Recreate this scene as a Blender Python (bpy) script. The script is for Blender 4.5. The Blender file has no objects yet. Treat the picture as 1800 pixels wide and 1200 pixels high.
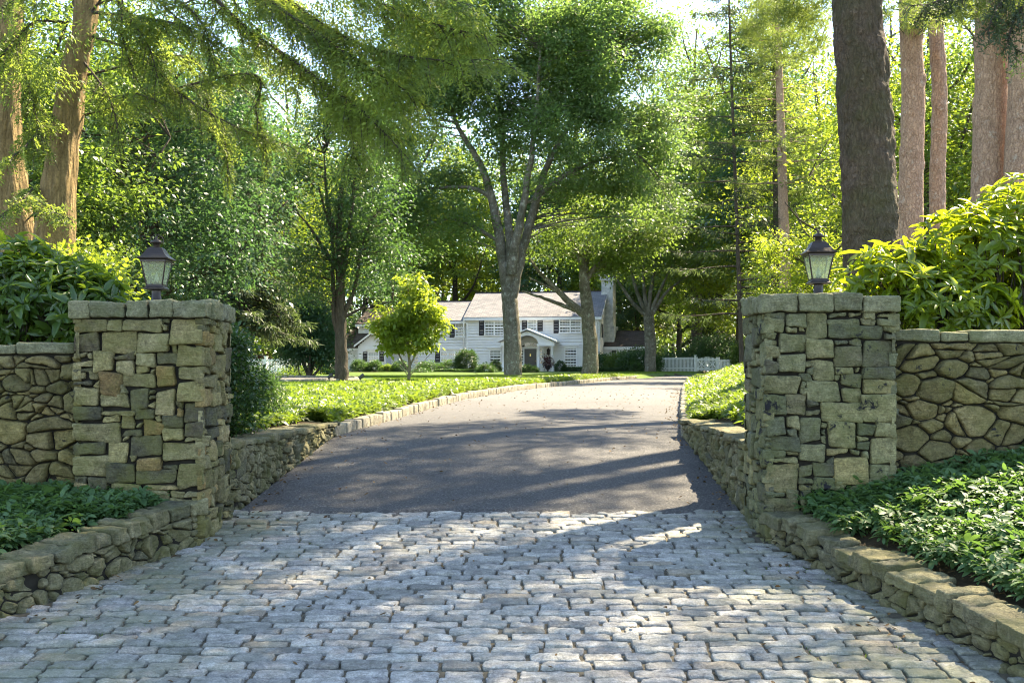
import bpy, math, random
import numpy as np
from mathutils import Vector
R = math.radians
rng = np.random.default_rng(7)
scene = bpy.context.scene
COL = scene.collection
F_PX, HOR = 2000.0, 645.0          # focal length and horizon of the photograph, in its pixels

def at(px, py, D):
    return np.array([(px-900)*D/F_PX, D, (HOR-py)*D/F_PX])

# ------------------------------------------------------------------ noise
_T = np.random.default_rng(3).random((32, 32, 32))
def vnoise(P, s=1.0):
    P = np.asarray(P, float)*s + 100.37
    i = np.floor(P).astype(int); f = P-i; f = f*f*(3-2*f)
    x0, y0, z0 = (i[..., k] % 32 for k in range(3)); x1, y1, z1 = (x0+1) % 32, (y0+1) % 32, (z0+1) % 32
    fx, fy, fz = f[..., 0], f[..., 1], f[..., 2]
    a = _T[x0, y0, z0]*(1-fx)+_T[x1, y0, z0]*fx; b = _T[x0, y1, z0]*(1-fx)+_T[x1, y1, z0]*fx
    c = _T[x0, y0, z1]*(1-fx)+_T[x1, y0, z1]*fx; d = _T[x0, y1, z1]*(1-fx)+_T[x1, y1, z1]*fx
    return ((a*(1-fy)+b*fy)*(1-fz)+(c*(1-fy)+d*fy)*fz)*2-1
def norm(v): return v/np.maximum(np.linalg.norm(v, axis=-1, keepdims=True), 1e-9)
def sstep(x, a, b):
    t = np.clip((x-a)/(b-a), 0, 1); return t*t*(3-2*t)

# ------------------------------------------------------------------ objects
ORG = {}
def things(o, label, cat, group=None, kind=None):
    if label: o['label'] = label
    if cat: o['category'] = cat
    if group: o['group'] = group
    if kind: o['kind'] = kind
    return o
def thing(name, label, cat, loc, group=None, rotz=0.0):
    o = bpy.data.objects.new(name, None); COL.objects.link(o)
    o.location = [float(q) for q in loc]; o.rotation_euler = (0, 0, rotz); o.empty_display_size = .2
    ORG[o.name] = np.array(loc, float)
    return things(o, label, cat, group)
def mk(name, V, F, mat, parent=None, smooth=True, tint=None, origin=None, local=False):
    V = np.asarray(V, float)
    if parent is not None:
        r = parent
        while r.parent: r = r.parent
        if not local: V = V-ORG[r.name]
    elif origin is not None: V = V-np.asarray(origin, float)
    if not isinstance(F, (list, tuple)): F = [F]
    F = [np.asarray(f, np.int32) for f in F if len(f)]
    me = bpy.data.meshes.new(name)
    nl = sum(f.size for f in F); nf = sum(len(f) for f in F)
    me.vertices.add(len(V)); me.vertices.foreach_set('co', V.astype(np.float32).ravel())
    me.loops.add(nl); me.loops.foreach_set('vertex_index', np.concatenate([f.ravel() for f in F]))
    tot = np.concatenate([np.full(len(f), f.shape[1], np.int32) for f in F])
    st = np.zeros(nf, np.int32); st[1:] = np.cumsum(tot)[:-1]
    me.polygons.add(nf); me.polygons.foreach_set('loop_start', st); me.polygons.foreach_set('loop_total', tot)
    me.polygons.foreach_set('use_smooth', np.full(nf, bool(smooth)))
    if tint is not None:
        a = me.attributes.new('tint', 'FLOAT', 'POINT'); a.data.foreach_set('value', np.asarray(tint, np.float32))
    me.update(calc_edges=True); me.validate()
    me.materials.append(mat)
    o = bpy.data.objects.new(name, me); COL.objects.link(o)
    if parent is not None: o.parent = parent
    elif origin is not None: o.location = [float(q) for q in origin]
    return o
class B:
    def __init__(s): s.V, s.F, s.T, s.n = [], [], [], 0
    def add(s, V, F, t=0.5):
        V = np.asarray(V, float).reshape(-1, 3)
        if not isinstance(F, (list, tuple)): F = [F]
        for f in F:
            f = np.asarray(f, np.int32)
            if len(f): s.F.append(f+s.n)
        s.V.append(V); s.T.append(np.broadcast_to(np.asarray(t, float), (len(V),))); s.n += len(V); return s
    def build(s, name, mat, parent=None, smooth=True, origin=None, local=False):
        by = {}
        for f in s.F: by.setdefault(f.shape[1], []).append(f)
        return mk(name, np.concatenate(s.V), [np.concatenate(v) for v in by.values()], mat, parent, smooth, np.concatenate(s.T), origin, local)
    def box(s, x0, x1, y0, y1, z0, z1, t=.5):
        V = [(x, y, z) for z in (z0, z1) for y in (y0, y1) for x in (x0, x1)]
        return s.add(V, np.array([(0, 2, 3, 1), (4, 5, 7, 6), (0, 1, 5, 4), (2, 6, 7, 3), (0, 4, 6, 2), (1, 3, 7, 5)]), t)
    def prism(s, poly, a, b, axis='y', t=.5):      # polygon of (x,z) run from y=a to y=b (axis y), or of (y,z) along x
        n = len(poly)
        if axis == 'y': V = [(p, a, q) for p, q in poly]+[(p, b, q) for p, q in poly]
        else: V = [(a, p, q) for p, q in poly]+[(b, p, q) for p, q in poly]
        s.add(V, [np.array([[i, (i+1) % n, (i+1) % n+n, i+n] for i in range(n)]), np.array([list(range(n))[::-1]]), np.array([list(range(n, 2*n))])], t); return s
    def lathe(s, prof, c, n=16, t=.5):
        a = np.arange(n)/n*2*np.pi
        V = np.concatenate([np.c_[c[0]+r*np.cos(a), c[1]+r*np.sin(a), np.full(n, c[2]+z)] for r, z in prof])
        i = np.arange(n); j = (i+1) % n
        F = np.concatenate([np.c_[k*n+i, k*n+j, (k+1)*n+j, (k+1)*n+i] for k in range(len(prof)-1)])
        return s.add(V, F, t)
    def frustum(s, prof, c, t=.5):                # square section, list of (half width, z)
        V = np.concatenate([np.array([(-r, -r, z), (r, -r, z), (r, r, z), (-r, r, z)])+c for r, z in prof])
        F = [[k*4+i, k*4+(i+1) % 4, (k+1)*4+(i+1) % 4, (k+1)*4+i] for k in range(len(prof)-1) for i in range(4)]
        m = (len(prof)-1)*4
        return s.add(V, [np.array(F+[[3, 2, 1, 0], [m, m+1, m+2, m+3]])], t)
    def tube(s, pts, rad, n=8, disp=None, t=.5):
        pts = np.asarray(pts, float); m = len(pts); rad = np.broadcast_to(np.asarray(rad, float), (m,))
        d = norm(np.gradient(pts, axis=0))
        ref = np.array([0, 1., 0]) if abs(d[:, 2]).mean() > .6 else np.array([0, 0, 1.])
        u = norm(np.cross(d, ref)); w = np.cross(d, u)
        a = np.arange(n)/n*2*np.pi
        off = u[:, None]*np.cos(a)[None, :, None]+w[:, None]*np.sin(a)[None, :, None]
        rr = rad[:, None, None]*np.ones((1, n, 1))
        V = pts[:, None]+off*rr
        if disp: V = V+off*disp(V)[..., None]*np.minimum(rr/rad.max()*1.3, 1)
        i = np.arange(n); j = (i+1) % n
        F = np.concatenate([np.c_[k*n+i, k*n+j, (k+1)*n+j, (k+1)*n+i] for k in range(m-1)])
        s.add(V, F, t)
        c = s.n-n; s.F.append(np.array([[c+q for q in range(n)]], np.int32)) if n <= 8 else None
        return s

def spline(ctrl, n):
    c = np.asarray(ctrl, float); c = np.vstack([2*c[0]-c[1], c, 2*c[-1]-c[-2]])
    out = []
    for t in np.linspace(0, len(c)-3-1e-6, n):
        k = int(t); f = t-k; p0, p1, p2, p3 = c[k:k+4]
        out.append(.5*((2*p1)+(p2-p0)*f+(2*p0-5*p1+4*p2-p3)*f*f+(3*p1-p0-3*p2+p3)*f**3))
    return np.array(out)

# ------------------------------------------------------------------ materials
def newmat(name):
    m = bpy.data.materials.new(name); m.use_nodes = True
    nt = m.node_tree; nt.nodes.clear()
    o = nt.nodes.new('ShaderNodeOutputMaterial')
    return m, nt, o
def nd(nt, t, **k):
    n = nt.nodes.new(t)
    for a, b in k.items():
        if a in n.inputs: n.inputs[a].default_value = b
        else: setattr(n, a, b)
    return n
def ramp(nt, src, stops, interp='LINEAR'):
    r = nt.nodes.new('ShaderNodeValToRGB'); r.color_ramp.interpolation = interp
    e = r.color_ramp.elements
    while len(e) > 1: e.remove(e[-1])
    e[0].position = stops[0][0]; e[0].color = (*stops[0][1], 1)
    for p, c in stops[1:]:
        q = e.new(p); q.color = (*c, 1)
    nt.links.new(src, r.inputs[0]); return r.outputs[0]
def noise(nt, scale, detail=4, rough=.6, vec=None, dist=0):
    n = nd(nt, 'ShaderNodeTexNoise', Scale=scale, Detail=detail, Roughness=rough, Distortion=dist)
    if vec is not None: nt.links.new(vec, n.inputs['Vector'])
    return n.outputs['Fac']
def mix(nt, fac, a, b, mode='MIX'):
    m = nd(nt, 'ShaderNodeMix', data_type='RGBA', blend_type=mode)
    for s, v in ((0, fac), (6, a), (7, b)):
        if hasattr(v, 'is_output'): nt.links.new(v, m.inputs[s])
        else: m.inputs[s].default_value = v if s == 0 else (*v, 1)
    return m.outputs[2]
def coords(nt, stretch=None):
    c = nt.nodes.new('ShaderNodeTexCoord').outputs['Object']
    if stretch:
        m = nd(nt, 'ShaderNodeMapping'); m.inputs['Scale'].default_value = stretch
        nt.links.new(c, m.inputs['Vector']); return m.outputs[0]
    return c
def bump(nt, h, dist, strength=1.0):
    b = nd(nt, 'ShaderNodeBump', Strength=strength, Distance=dist); nt.links.new(h, b.inputs['Height']); return b.outputs[0]
def math_(nt, op, a, b=0.0, clamp=False):
    m = nd(nt, 'ShaderNodeMath', operation=op, use_clamp=clamp)
    for k, v in ((0, a), (1, b)):
        if hasattr(v, 'is_output'): nt.links.new(v, m.inputs[k])
        else: m.inputs[k].default_value = v
    return m.outputs[0]
def attr(nt, n='tint'):
    a = nt.nodes.new('ShaderNodeAttribute'); a.attribute_name = n; return a.outputs['Fac']
def princ(nt, out, color, rough=.6, normal=None, spec=.4, metal=0, **k):
    p = nd(nt, 'ShaderNodeBsdfPrincipled', Roughness=rough if not hasattr(rough, 'is_output') else .5, Metallic=metal)
    p.inputs['Specular IOR Level'].default_value = spec
    if hasattr(rough, 'is_output'): nt.links.new(rough, p.inputs['Roughness'])
    if hasattr(color, 'is_output'): nt.links.new(color, p.inputs['Base Color'])
    else: p.inputs['Base Color'].default_value = (*color, 1)
    if normal is not None: nt.links.new(normal, p.inputs['Normal'])
    for a, b in k.items(): p.inputs[a].default_value = b
    if out is not None: nt.links.new(p.outputs[0], out.inputs['Surface'])
    return p.outputs[0]

def leafmat(name, dark, light, trans, tw=.5, rough=.42, spec=.5, clump=.35):
    m, nt, o = newmat(name)
    t = attr(nt)
    n = noise(nt, clump, 3, .6, coords(nt))
    f = math_(nt, 'ADD', math_(nt, 'MULTIPLY', t, .6), math_(nt, 'MULTIPLY', math_(nt, 'SUBTRACT', n, .3), 1.0), True)
    c = mix(nt, f, dark, light)
    p = princ(nt, None, c, rough, None, spec)
    tr = nt.nodes.new('ShaderNodeBsdfTranslucent')
    nt.links.new(mix(nt, f, tuple(q*.6 for q in trans), trans), tr.inputs['Color'])
    ms = nd(nt, 'ShaderNodeMixShader'); ms.inputs[0].default_value = tw
    nt.links.new(p, ms.inputs[1]); nt.links.new(tr.outputs[0], ms.inputs[2]); nt.links.new(ms.outputs[0], o.inputs['Surface'])
    return m
def barkmat(name, c0, c1, scale=1.0, lichen=None, moss=None, lich_at=.58, furrow=1.0, vs=1.9):
    m, nt, o = newmat(name)
    v = coords(nt, (9*scale, 9*scale, vs*scale))
    n = noise(nt, 1.6, 7, .72, v, .8); n2 = noise(nt, 3.5, 4, .6, coords(nt)); fine = noise(nt, 40, 4, .75, coords(nt))
    vo = nd(nt, 'ShaderNodeTexVoronoi', feature='DISTANCE_TO_EDGE', Scale=1.0)
    wv = nd(nt, 'ShaderNodeVectorMath', operation='ADD'); nz = nd(nt, 'ShaderNodeTexNoise', Scale=1.3, Detail=3)
    nt.links.new(v, nz.inputs['Vector']); nt.links.new(v, wv.inputs[0]); nt.links.new(nz.outputs['Color'], wv.inputs[1])
    sc = nd(nt, 'ShaderNodeMapping'); sc.inputs['Scale'].default_value = (2.2, 2.2, 1.8); nt.links.new(wv.outputs[0], sc.inputs['Vector']); nt.links.new(sc.outputs[0], vo.inputs['Vector'])
    fur = ramp(nt, vo.outputs['Distance'], [(.0, (0, 0, 0)), (.30*furrow, (1, 1, 1))])
    c = ramp(nt, n, [(.28, c0), (.62, c1), (.8, tuple(q*1.35 for q in c1))])
    c = mix(nt, math_(nt, 'MULTIPLY', n2, .5), c, tuple(q*1.4 for q in c1))
    c = mix(nt, .7, c, ramp(nt, fine, [(.3, (.5, .5, .5)), (.7, (1.45, 1.4, 1.35))]), 'MULTIPLY')
    if lichen is not None:
        l = ramp(nt, noise(nt, 5, 6, .75, coords(nt)), [(lich_at-.04, (0, 0, 0)), (lich_at+.04, (1, 1, 1))])
        c = mix(nt, l, c, lichen)
    if moss is not None:
        l = ramp(nt, noise(nt, 1.2, 5, .7, coords(nt)), [(.45, (0, 0, 0)), (.62, (1, 1, 1))])
        c = mix(nt, math_(nt, 'MULTIPLY', l, .6), c, moss)
    c = mix(nt, math_(nt, 'MULTIPLY', math_(nt, 'SUBTRACT', 1.0, fur), .28), c, tuple(q*.7 for q in c0))
    h = math_(nt, 'ADD', math_(nt, 'MULTIPLY', n, 1.6), math_(nt, 'ADD', math_(nt, 'MULTIPLY', fur, .55), math_(nt, 'MULTIPLY', fine, .5)))
    princ(nt, o, c, .9, bump(nt, h, .03, 1.0), .2)
    return m
def stonemat(name, stops, moss=(.10, .115, .035), mossamt=.6, black=0.0, fine=60):
    m, nt, o = newmat(name)
    t = attr(nt); co = coords(nt)
    c = ramp(nt, t, stops)
    n = noise(nt, fine, 4, .8, co); n2 = noise(nt, 14, 6, .7, co); n3 = noise(nt, 3.2, 5, .7, co, .4)
    streak = noise(nt, 3, 5, .65, coords(nt, (5, 5, 40)))
    c = mix(nt, .75, c, ramp(nt, n, [(.25, (.22, .22, .21)), (.5, (1, 1, 1)), (.78, (2.0, 1.98, 1.9))]), 'MULTIPLY')
    c = mix(nt, .75, c, ramp(nt, n2, [(.3, (.38, .37, .34)), (.7, (1.5, 1.48, 1.4))]), 'MULTIPLY')
    c = mix(nt, .4, c, ramp(nt, streak, [(.35, (.5, .48, .44)), (.65, (1.25, 1.25, 1.25))]), 'MULTIPLY')
    c = mix(nt, math_(nt, 'MULTIPLY', ramp(nt, n3, [(.4, (0, 0, 0)), (.68, (1, 1, 1))]), mossamt), c, moss)
    if black > 0:
        b = noise(nt, 8, 6, .75, co, .5); bt = math_(nt, 'ADD', math_(nt, 'MULTIPLY', n3, .5), math_(nt, 'MULTIPLY', b, .6))
        c = mix(nt, ramp(nt, bt, [(.66-black, (0, 0, 0)), (.70-black, (1, 1, 1))]), c, (.012, .012, .014))
    h = math_(nt, 'ADD', math_(nt, 'MULTIPLY', n, .35), math_(nt, 'ADD', n2, math_(nt, 'MULTIPLY', streak, .5)))
    princ(nt, o, c, .88, bump(nt, h, .022, 1.0), .25)
    return m
def plain(name, col, rough=.5, spec=.4, metal=0, var=.12, scale=6, bmp=0.0):
    m, nt, o = newmat(name)
    n = noise(nt, scale, 5, .65, coords(nt))
    c = ramp(nt, n, [(.25, tuple(q*(1-var*1.6) for q in col)), (.75, tuple(min(q*(1+var), .95) for q in col))])
    princ(nt, o, c, rough, bump(nt, n, .01, bmp) if bmp else None, spec, metal)
    return m

M = {}
M['leaf_mid'] = leafmat('leaf_mid_green', (.024, .058, .016), (.085, .14, .030), (.25, .38, .05), .5)
M['leaf_maple'] = leafmat('leaf_maple_green', (.026, .062, .022), (.095, .155, .056), (.26, .42, .085), .5)
M['leaf_dark'] = leafmat('leaf_dark_green', (.016, .046, .018), (.048, .10, .034), (.12, .25, .045), .45)
M['leaf_bright'] = leafmat('leaf_bright_green', (.05, .105, .016), (.145, .215, .028), (.44, .56, .05), .55)
M['leaf_cool'] = leafmat('leaf_cool_green', (.020, .056, .026), (.058, .12, .052), (.12, .26, .065), .42)
M['needle_hemlock'] = leafmat('hemlock_needle', (.026, .058, .020), (.115, .172, .042), (.42, .55, .085), .52, .5, .3, .9)
M['needle_spruce'] = leafmat('spruce_needle', (.024, .045, .022), (.06, .09, .042), (.12, .18, .05), .38, .55, .3)
M['needle_pine'] = leafmat('pine_needle', (.05, .09, .03), (.12, .17, .05), (.30, .40, .07), .5, .5, .3)
M['rhodo'] = leafmat('rhododendron_leaf_sunlit', (.04, .09, .012), (.14, .20, .02), (.50, .62, .03), .5, .3, .6, 1.5)  # backlit yellow-green of the sunny bush put into the leaf colour
M['rhodo_dark'] = leafmat('rhododendron_leaf_shaded', (.03, .075, .016), (.085, .15, .026), (.28, .42, .035), .45, .3, .6, 1.5)  # same leaf, with tree shade put into a darker colour
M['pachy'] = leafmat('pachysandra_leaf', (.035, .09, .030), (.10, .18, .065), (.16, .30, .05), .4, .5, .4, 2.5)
M['pachy_sun'] = leafmat('pachysandra_leaf_sunlit', (.04, .09, .014), (.115, .175, .024), (.28, .40, .035), .45, .4, .5, 1.5)  # pachysandra leaf again, sunlight put into its colour as yellow-green
M['boxwood'] = leafmat('boxwood_leaf', (.018, .05, .014), (.045, .095, .022), (.08, .18, .02), .35, .4, .5, 2)
M['grass'] = leafmat('grass_blade', (.06, .12, .015), (.11, .17, .025), (.22, .34, .03), .4, .5, .3, .4)
M['red_leaf'] = leafmat('red_leaf', (.05, .012, .012), (.10, .025, .02), (.12, .02, .02), .4)
M['dead_leaf'] = leafmat('fallen_leaf', (.05, .028, .014), (.19, .12, .05), (.10, .06, .02), .2, .7, .2, 4)
M['bark_dark'] = barkmat('bark_dark', (.018, .014, .010), (.10, .082, .060))
M['bark_hemlock'] = barkmat('bark_hemlock', (.05, .034, .016), (.30, .215, .095), .8)
M['bark_mossy'] = barkmat('bark_dark_mossy', (.016, .012, .009), (.15, .11, .075), 1.3, None, (.075, .078, .025), .58, 1.0, 4)
M['bark_pine'] = barkmat('bark_pine', (.17, .10, .065), (.46, .31, .21), .9, (.50, .42, .33), None, .62, .6, 5)
M['bark_beech'] = barkmat('bark_lichened', (.07, .06, .045), (.23, .21, .165), .5, (.33, .34, .28), (.05, .05, .025), .54)
M['bark_maple'] = barkmat('bark_maple', (.045, .04, .03), (.20, .18, .14), .6, (.34, .35, .28), (.045, .05, .022), .57)
M['bark_young'] = barkmat('bark_young', (.09, .08, .045), (.24, .21, .12), 1.5)
ST = [(0, (.10, .10, .085)), (.14, (.14, .135, .11)), (.2, (.33, .30, .20)), (.42, (.22, .195, .125)), (.6, (.40, .35, .21)), (.70, (.38, .35, .25)), (.76, (.10, .098, .09)), (.84, (.14, .12, .10)), (.88, (.34, .22, .10)), (1, (.50, .46, .34))]
M['stone_left'] = stonemat('pillar_stone_mossy', [(p, tuple(np.array(c)*np.array((0.62, 0.60, 0.47)))) for p, c in ST], (.12, .12, .032), .8)
M['stone_right'] = stonemat('pillar_stone_grey', [(p, tuple(np.array(c)*np.array((0.60, 0.60, 0.47)))) for p, c in [(0, (.12, .125, .105)), (.18, (.18, .185, .15)), (.3, (.31, .30, .22)), (.5, (.22, .215, .155)), (.68, (.38, .345, .23)), (.8, (.13, .125, .11)), (.88, (.2, .18, .15)), (1, (.46, .38, .22))]], (.10, .11, .035), .7, .035)
M['stone_field'] = stonemat('field_stone', [(p, tuple(np.array(c)*np.array((0.63, 0.61, 0.51)))) for p, c in [(0, (.14, .12, .07)), (.3, (.30, .25, .135)), (.5, (.20, .175, .105)), (.65, (.37, .30, .15)), (.8, (.25, .21, .12)), (.9, (.13, .12, .085)), (1, (.40, .33, .19))]], (.115, .11, .03), .6, .02)
M['stone_low'] = stonemat('retaining_stone', [(p, tuple(np.array(c)*np.array((0.64, 0.63, 0.52)))) for p, c in [(0, (.15, .148, .12)), (.4, (.28, .26, .19)), (.7, (.22, .20, .14)), (1, (.37, .34, .25))]], (.095, .095, .028), .75)
M['stone_cap'] = stonemat('coping_stone', [(p, tuple(np.array(c)*np.array((0.58, 0.59, 0.50)))) for p, c in [(0, (.23, .225, .17)), (.5, (.31, .30, .23)), (1, (.37, .35, .25))]], (.10, .11, .04), .7)
M['granite'] = stonemat('granite_sett', [(p, tuple(.92*q for q in c)) for p, c in [(0, (.19, .188, .18)), (.3, (.27, .267, .26)), (.6, (.33, .325, .31)), (.9, (.40, .392, .37)), (.95, (.29, .25, .21)), (1, (.33, .28, .22))]], (.24, .26, .19), .25, 0, 75)
M['curb'] = stonemat('curb_granite', [(0, (.19, .175, .14)), (.5, (.25, .23, .18)), (1, (.32, .295, .24))], (.26, .24, .15), .4)
M['mortar'] = plain('dark_joint', (.022, .02, .015), .95, .1, 0, .4, 12, .5)
M['jointsand'] = plain('joint_sand', (.115, .10, .07), .95, .1, 0, .35, 18, .5)
def mossy_setts():
    m = M['granite']; nt = m.node_tree
    p = [n for n in nt.nodes if n.type == 'BSDF_PRINCIPLED'][0]
    src = p.inputs['Base Color'].links[0].from_socket
    s = nd(nt, 'ShaderNodeSeparateXYZ'); nt.links.new(coords(nt), s.inputs[0])
    ed = math_(nt, 'MULTIPLY', math_(nt, 'SUBTRACT', math_(nt, 'ABSOLUTE', math_(nt, 'ADD', s.outputs[0], .1)), 1.05), .9, True)   # moss grows along both walls
    n = noise(nt, 1.6, 5, .7, coords(nt))
    f = math_(nt, 'MULTIPLY', ed, ramp(nt, n, [(.38, (0, 0, 0)), (.6, (1, 1, 1))]), True)
    nt.links.new(mix(nt, math_(nt, 'MULTIPLY', f, .58), src, (.125, .14, .065)), p.inputs['Base Color'])
mossy_setts()
def asphalt():
    m, nt, o = newmat('asphalt')
    co = coords(nt)
    sp = noise(nt, 48, 4, .85, co); big = noise(nt, .7, 5, .65, co, .6); mid = noise(nt, 5, 5, .7, co)
    c = ramp(nt, sp, [(.3, (.014, .0136, .0125)), (.5, (.045, .0447, .0435)), (.62, (.108, .106, .101)), (.72, (.34, .31, .27))])
    c = mix(nt, .7, c, ramp(nt, big, [(.3, (.62, .62, .61)), (.7, (1.5, 1.46, 1.4))]), 'MULTIPLY')
    c = mix(nt, .5, c, ramp(nt, mid, [(.3, (.7, .7, .7)), (.7, (1.3, 1.28, 1.25))]), 'MULTIPLY')
    s = nd(nt, 'ShaderNodeSeparateXYZ'); nt.links.new(co, s.inputs[0])
    far = math_(nt, 'MULTIPLY', math_(nt, 'SUBTRACT', s.outputs[1], 15.0), .12, True)   # the colour turns paler up the drive
    c = mix(nt, math_(nt, 'MULTIPLY', far, .4), c, mix(nt, .6, (.185, .178, .168), ramp(nt, sp, [(.3, (.11, .108, .105)), (.7, (.28, .268, .25))])))
    princ(nt, o, c, .82, bump(nt, sp, .012, 1.0), .3); return m
M['asphalt'] = asphalt()
def soil():
    m, nt, o = newmat('soil')
    co = coords(nt); n = noise(nt, 9, 6, .75, co); n2 = noise(nt, 1.5, 4, .6, co); fine = noise(nt, 55, 3, .8, co)
    c = ramp(nt, n, [(.3, (.020, .013, .008)), (.6, (.065, .042, .026)), (.8, (.15, .10, .06))])
    c = mix(nt, .6, c, ramp(nt, fine, [(.3, (.5, .5, .5)), (.7, (1.5, 1.4, 1.3))]), 'MULTIPLY')
    c = mix(nt, math_(nt, 'MULTIPLY', n2, .35), c, (.045, .055, .018))
    princ(nt, o, c, .95, bump(nt, n, .03, .8), .15); return m
M['soil'] = soil()
M['lawn'] = plain('lawn_turf', (.075, .125, .022), .9, .15, 0, .35, 3, .4)
M['siding'] = plain('white_siding', (.77, .765, .75), .55, .35, 0, .04, 2)
M['trim'] = plain('white_trim', (.84, .84, .82), .45, .4, 0, .03, 4)
M['shutter'] = plain('dark_shutter', (.028, .024, .03), .5, .4, 0, .15, 5)
M['door'] = plain('dark_door', (.035, .032, .036), .35, .5, 0, .1, 5)
M['glass'] = plain('window_glass', (.018, .02, .022), .06, .7, 0, .25, .8)
M['curtain'] = plain('window_blind', (.42, .44, .40), .6, .4, 0, .1, 3)
M['brass'] = plain('brass', (.55, .4, .15), .3, .5, 1, .1)
M['chimney'] = plain('whitewashed_stone', (.66, .64, .58), .9, .2, 0, .3, 3, .6)
M['bronze'] = plain('dark_bronze', (.040, .030, .024), .42, .5, .5, .25, 9, .15)
M['bulb'] = plain('candle_bulb', (.78, .78, .76), .25, .5, 0, .02)
M['fence_white'] = plain('fence_paint_white', (.78, .78, .77), .5, .4, 0, .05)
M['fence_sage'] = plain('fence_paint_weathered', (.62, .67, .62), .6, .3, 0, .08)
M['urn'] = plain('iron_urn', (.03, .03, .032), .5, .5, 0, .2)
def roofmat(name, c0, c1):
    m, nt, o = newmat(name)
    b = nd(nt, 'ShaderNodeTexBrick', Scale=1.0, **{'Mortar Size': .012, 'Brick Width': .42, 'Row Height': .2}); b.offset = .5
    b.inputs['Color1'].default_value = (*c0, 1); b.inputs['Color2'].default_value = (*c1, 1); b.inputs['Mortar'].default_value = (*[q*.55 for q in c0], 1)
    nt.links.new(coords(nt), b.inputs['Vector'])
    c = mix(nt, .6, b.outputs['Color'], ramp(nt, noise(nt, 1.4, 5, .7, coords(nt)), [(.3, (.7, .7, .7)), (.7, (1.25, 1.2, 1.15))]), 'MULTIPLY')
    princ(nt, o, c, .9, bump(nt, b.outputs['Fac'], .01, .4), .2); return m
M['roof'] = roofmat('wood_shingle_pale', (.15, .15, .155), (.215, .212, .212))
M['roof_dark'] = roofmat('shingle_brown', (.075, .058, .05), (.105, .085, .072))
def paneglass():
    m, nt, o = newmat('frosted_pane')
    n = noise(nt, 6, 2, .5, coords(nt))
    tr = nd(nt, 'ShaderNodeBsdfTranslucent'); nt.links.new(ramp(nt, n, [(.3, (.62, .72, .52)), (.7, (.74, .80, .60))]), tr.inputs['Color'])
    df = nd(nt, 'ShaderNodeBsdfDiffuse'); df.inputs['Color'].default_value = (.55, .62, .48, 1)
    tp = nd(nt, 'ShaderNodeBsdfTransparent'); tp.inputs['Color'].default_value = (.86, .9, .8, 1)
    gl = nd(nt, 'ShaderNodeBsdfGlossy', Roughness=.12); gl.inputs['Color'].default_value = (.9, .9, .9, 1)
    a = nd(nt, 'ShaderNodeMixShader'); a.inputs[0].default_value = .45
    nt.links.new(tr.outputs[0], a.inputs[1]); nt.links.new(df.outputs[0], a.inputs[2])
    b = nd(nt, 'ShaderNodeMixShader'); b.inputs[0].default_value = .72
    nt.links.new(a.outputs[0], b.inputs[1]); nt.links.new(tp.outputs[0], b.inputs[2])
    c = nd(nt, 'ShaderNodeMixShader'); c.inputs[0].default_value = .08
    nt.links.new(b.outputs[0], c.inputs[1]); nt.links.new(gl.outputs[0], c.inputs[2]); nt.links.new(c.outputs[0], o.inputs['Surface'])
    return m
M['pane'] = paneglass()

# ------------------------------------------------------------------ terrain
def road_z(Y):
    Y = np.asarray(Y, float)
    z = np.interp(Y, [13.2, 14, 15, 16.6, 19.5, 22.3, 29, 40, 60, 100, 140, 600], [-.886, -.835, -.81, -.785, -.70, -.635, -.59, -.60, -.60, -.5, -.4, .5])
    return np.where(Y < 13.2, np.maximum(-2.14+.095*Y, -2.3), z)
_YL = [-30, 4, 8.56, 9.4, 13.9, 16.6, 19.5, 22.3, 29, 40, 55, 70, 90]; _XL = [-17, -4.08, -2.33, -2.33, -2.15, -1.8, -1.375, -.95, .145, 2.28, 5.1, 9, 16]
_YR = [-30, 4, 8.56, 9.3, 13.9, 16.6, 19.5, 22.3, 29, 40, 55, 70, 90]; _XR = [11.4, 3.04, 1.92, 1.92, 2.085, 2.47, 2.9, 3.33, 4.35, 6.1, 8.9, 13, 21]
xl = lambda Y: np.interp(Y, _YL, _XL)
xr = lambda Y: np.interp(Y, _YR, _XR)
lawn_z = lambda Y: np.interp(Y, [14, 20, 33, 60, 100, 140, 600], [-.70, -.74, -.77, -.66, -.5, -.4, .5])
def gz(X, Y):
    X = np.asarray(X, float); Y = np.asarray(Y, float)
    r = road_z(Y); dl = xl(Y)-X; dr = X-xr(Y)
    kb = sstep(Y, 8.75, 8.95); kc = sstep(Y, 13.6, 14.4)
    A = r+.22+.28*np.clip(dl-.27, 0, 1.3); Bz = -.71+.12*np.clip(dl-.3, 0, 4)
    kl = sstep(dl, 1.4, 3.6); C = (r+.12)*(1-kl)+lawn_z(Y)*kl
    C = C+.35*sstep(dl, 6, 16)*(1-sstep(Y, 20, 34))
    L = (A*(1-kb)+Bz*kb)*(1-kc)+C*kc
    A = r+.19+.22*np.clip(dr-.27, 0, 2.2); Bz = -.66+.25*np.clip(dr-.3, 0, 3)
    kr = 1-sstep(Y, 30, 48); C = r+.12+kr*.30*np.clip(dr-.2, 0, 2.4)
    Rr = (A*(1-kb)+Bz*kb)*(1-kc)+C*kc
    side = np.where(dl > -dr, L, Rr); f = sstep(np.maximum(dl, dr), .03, .2)
    z = (r-.06)*(1-f)+side*f
    P = np.stack([X, Y, 0*X], -1)
    return z+np.where(f > .9, .025*vnoise(P, 1.3)+.012*vnoise(P, 4), 0)
def axis(fine0, fine1, step, lo, hi, g=1.13):
    a = list(np.arange(fine0, fine1, step)); s = step; v = a[-1]
    while v < hi: s *= g; v += s; a.append(v)
    s = step; v = a[0]
    while v > lo: s *= g; v -= s; a.insert(0, v)
    return np.array(a)
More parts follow.
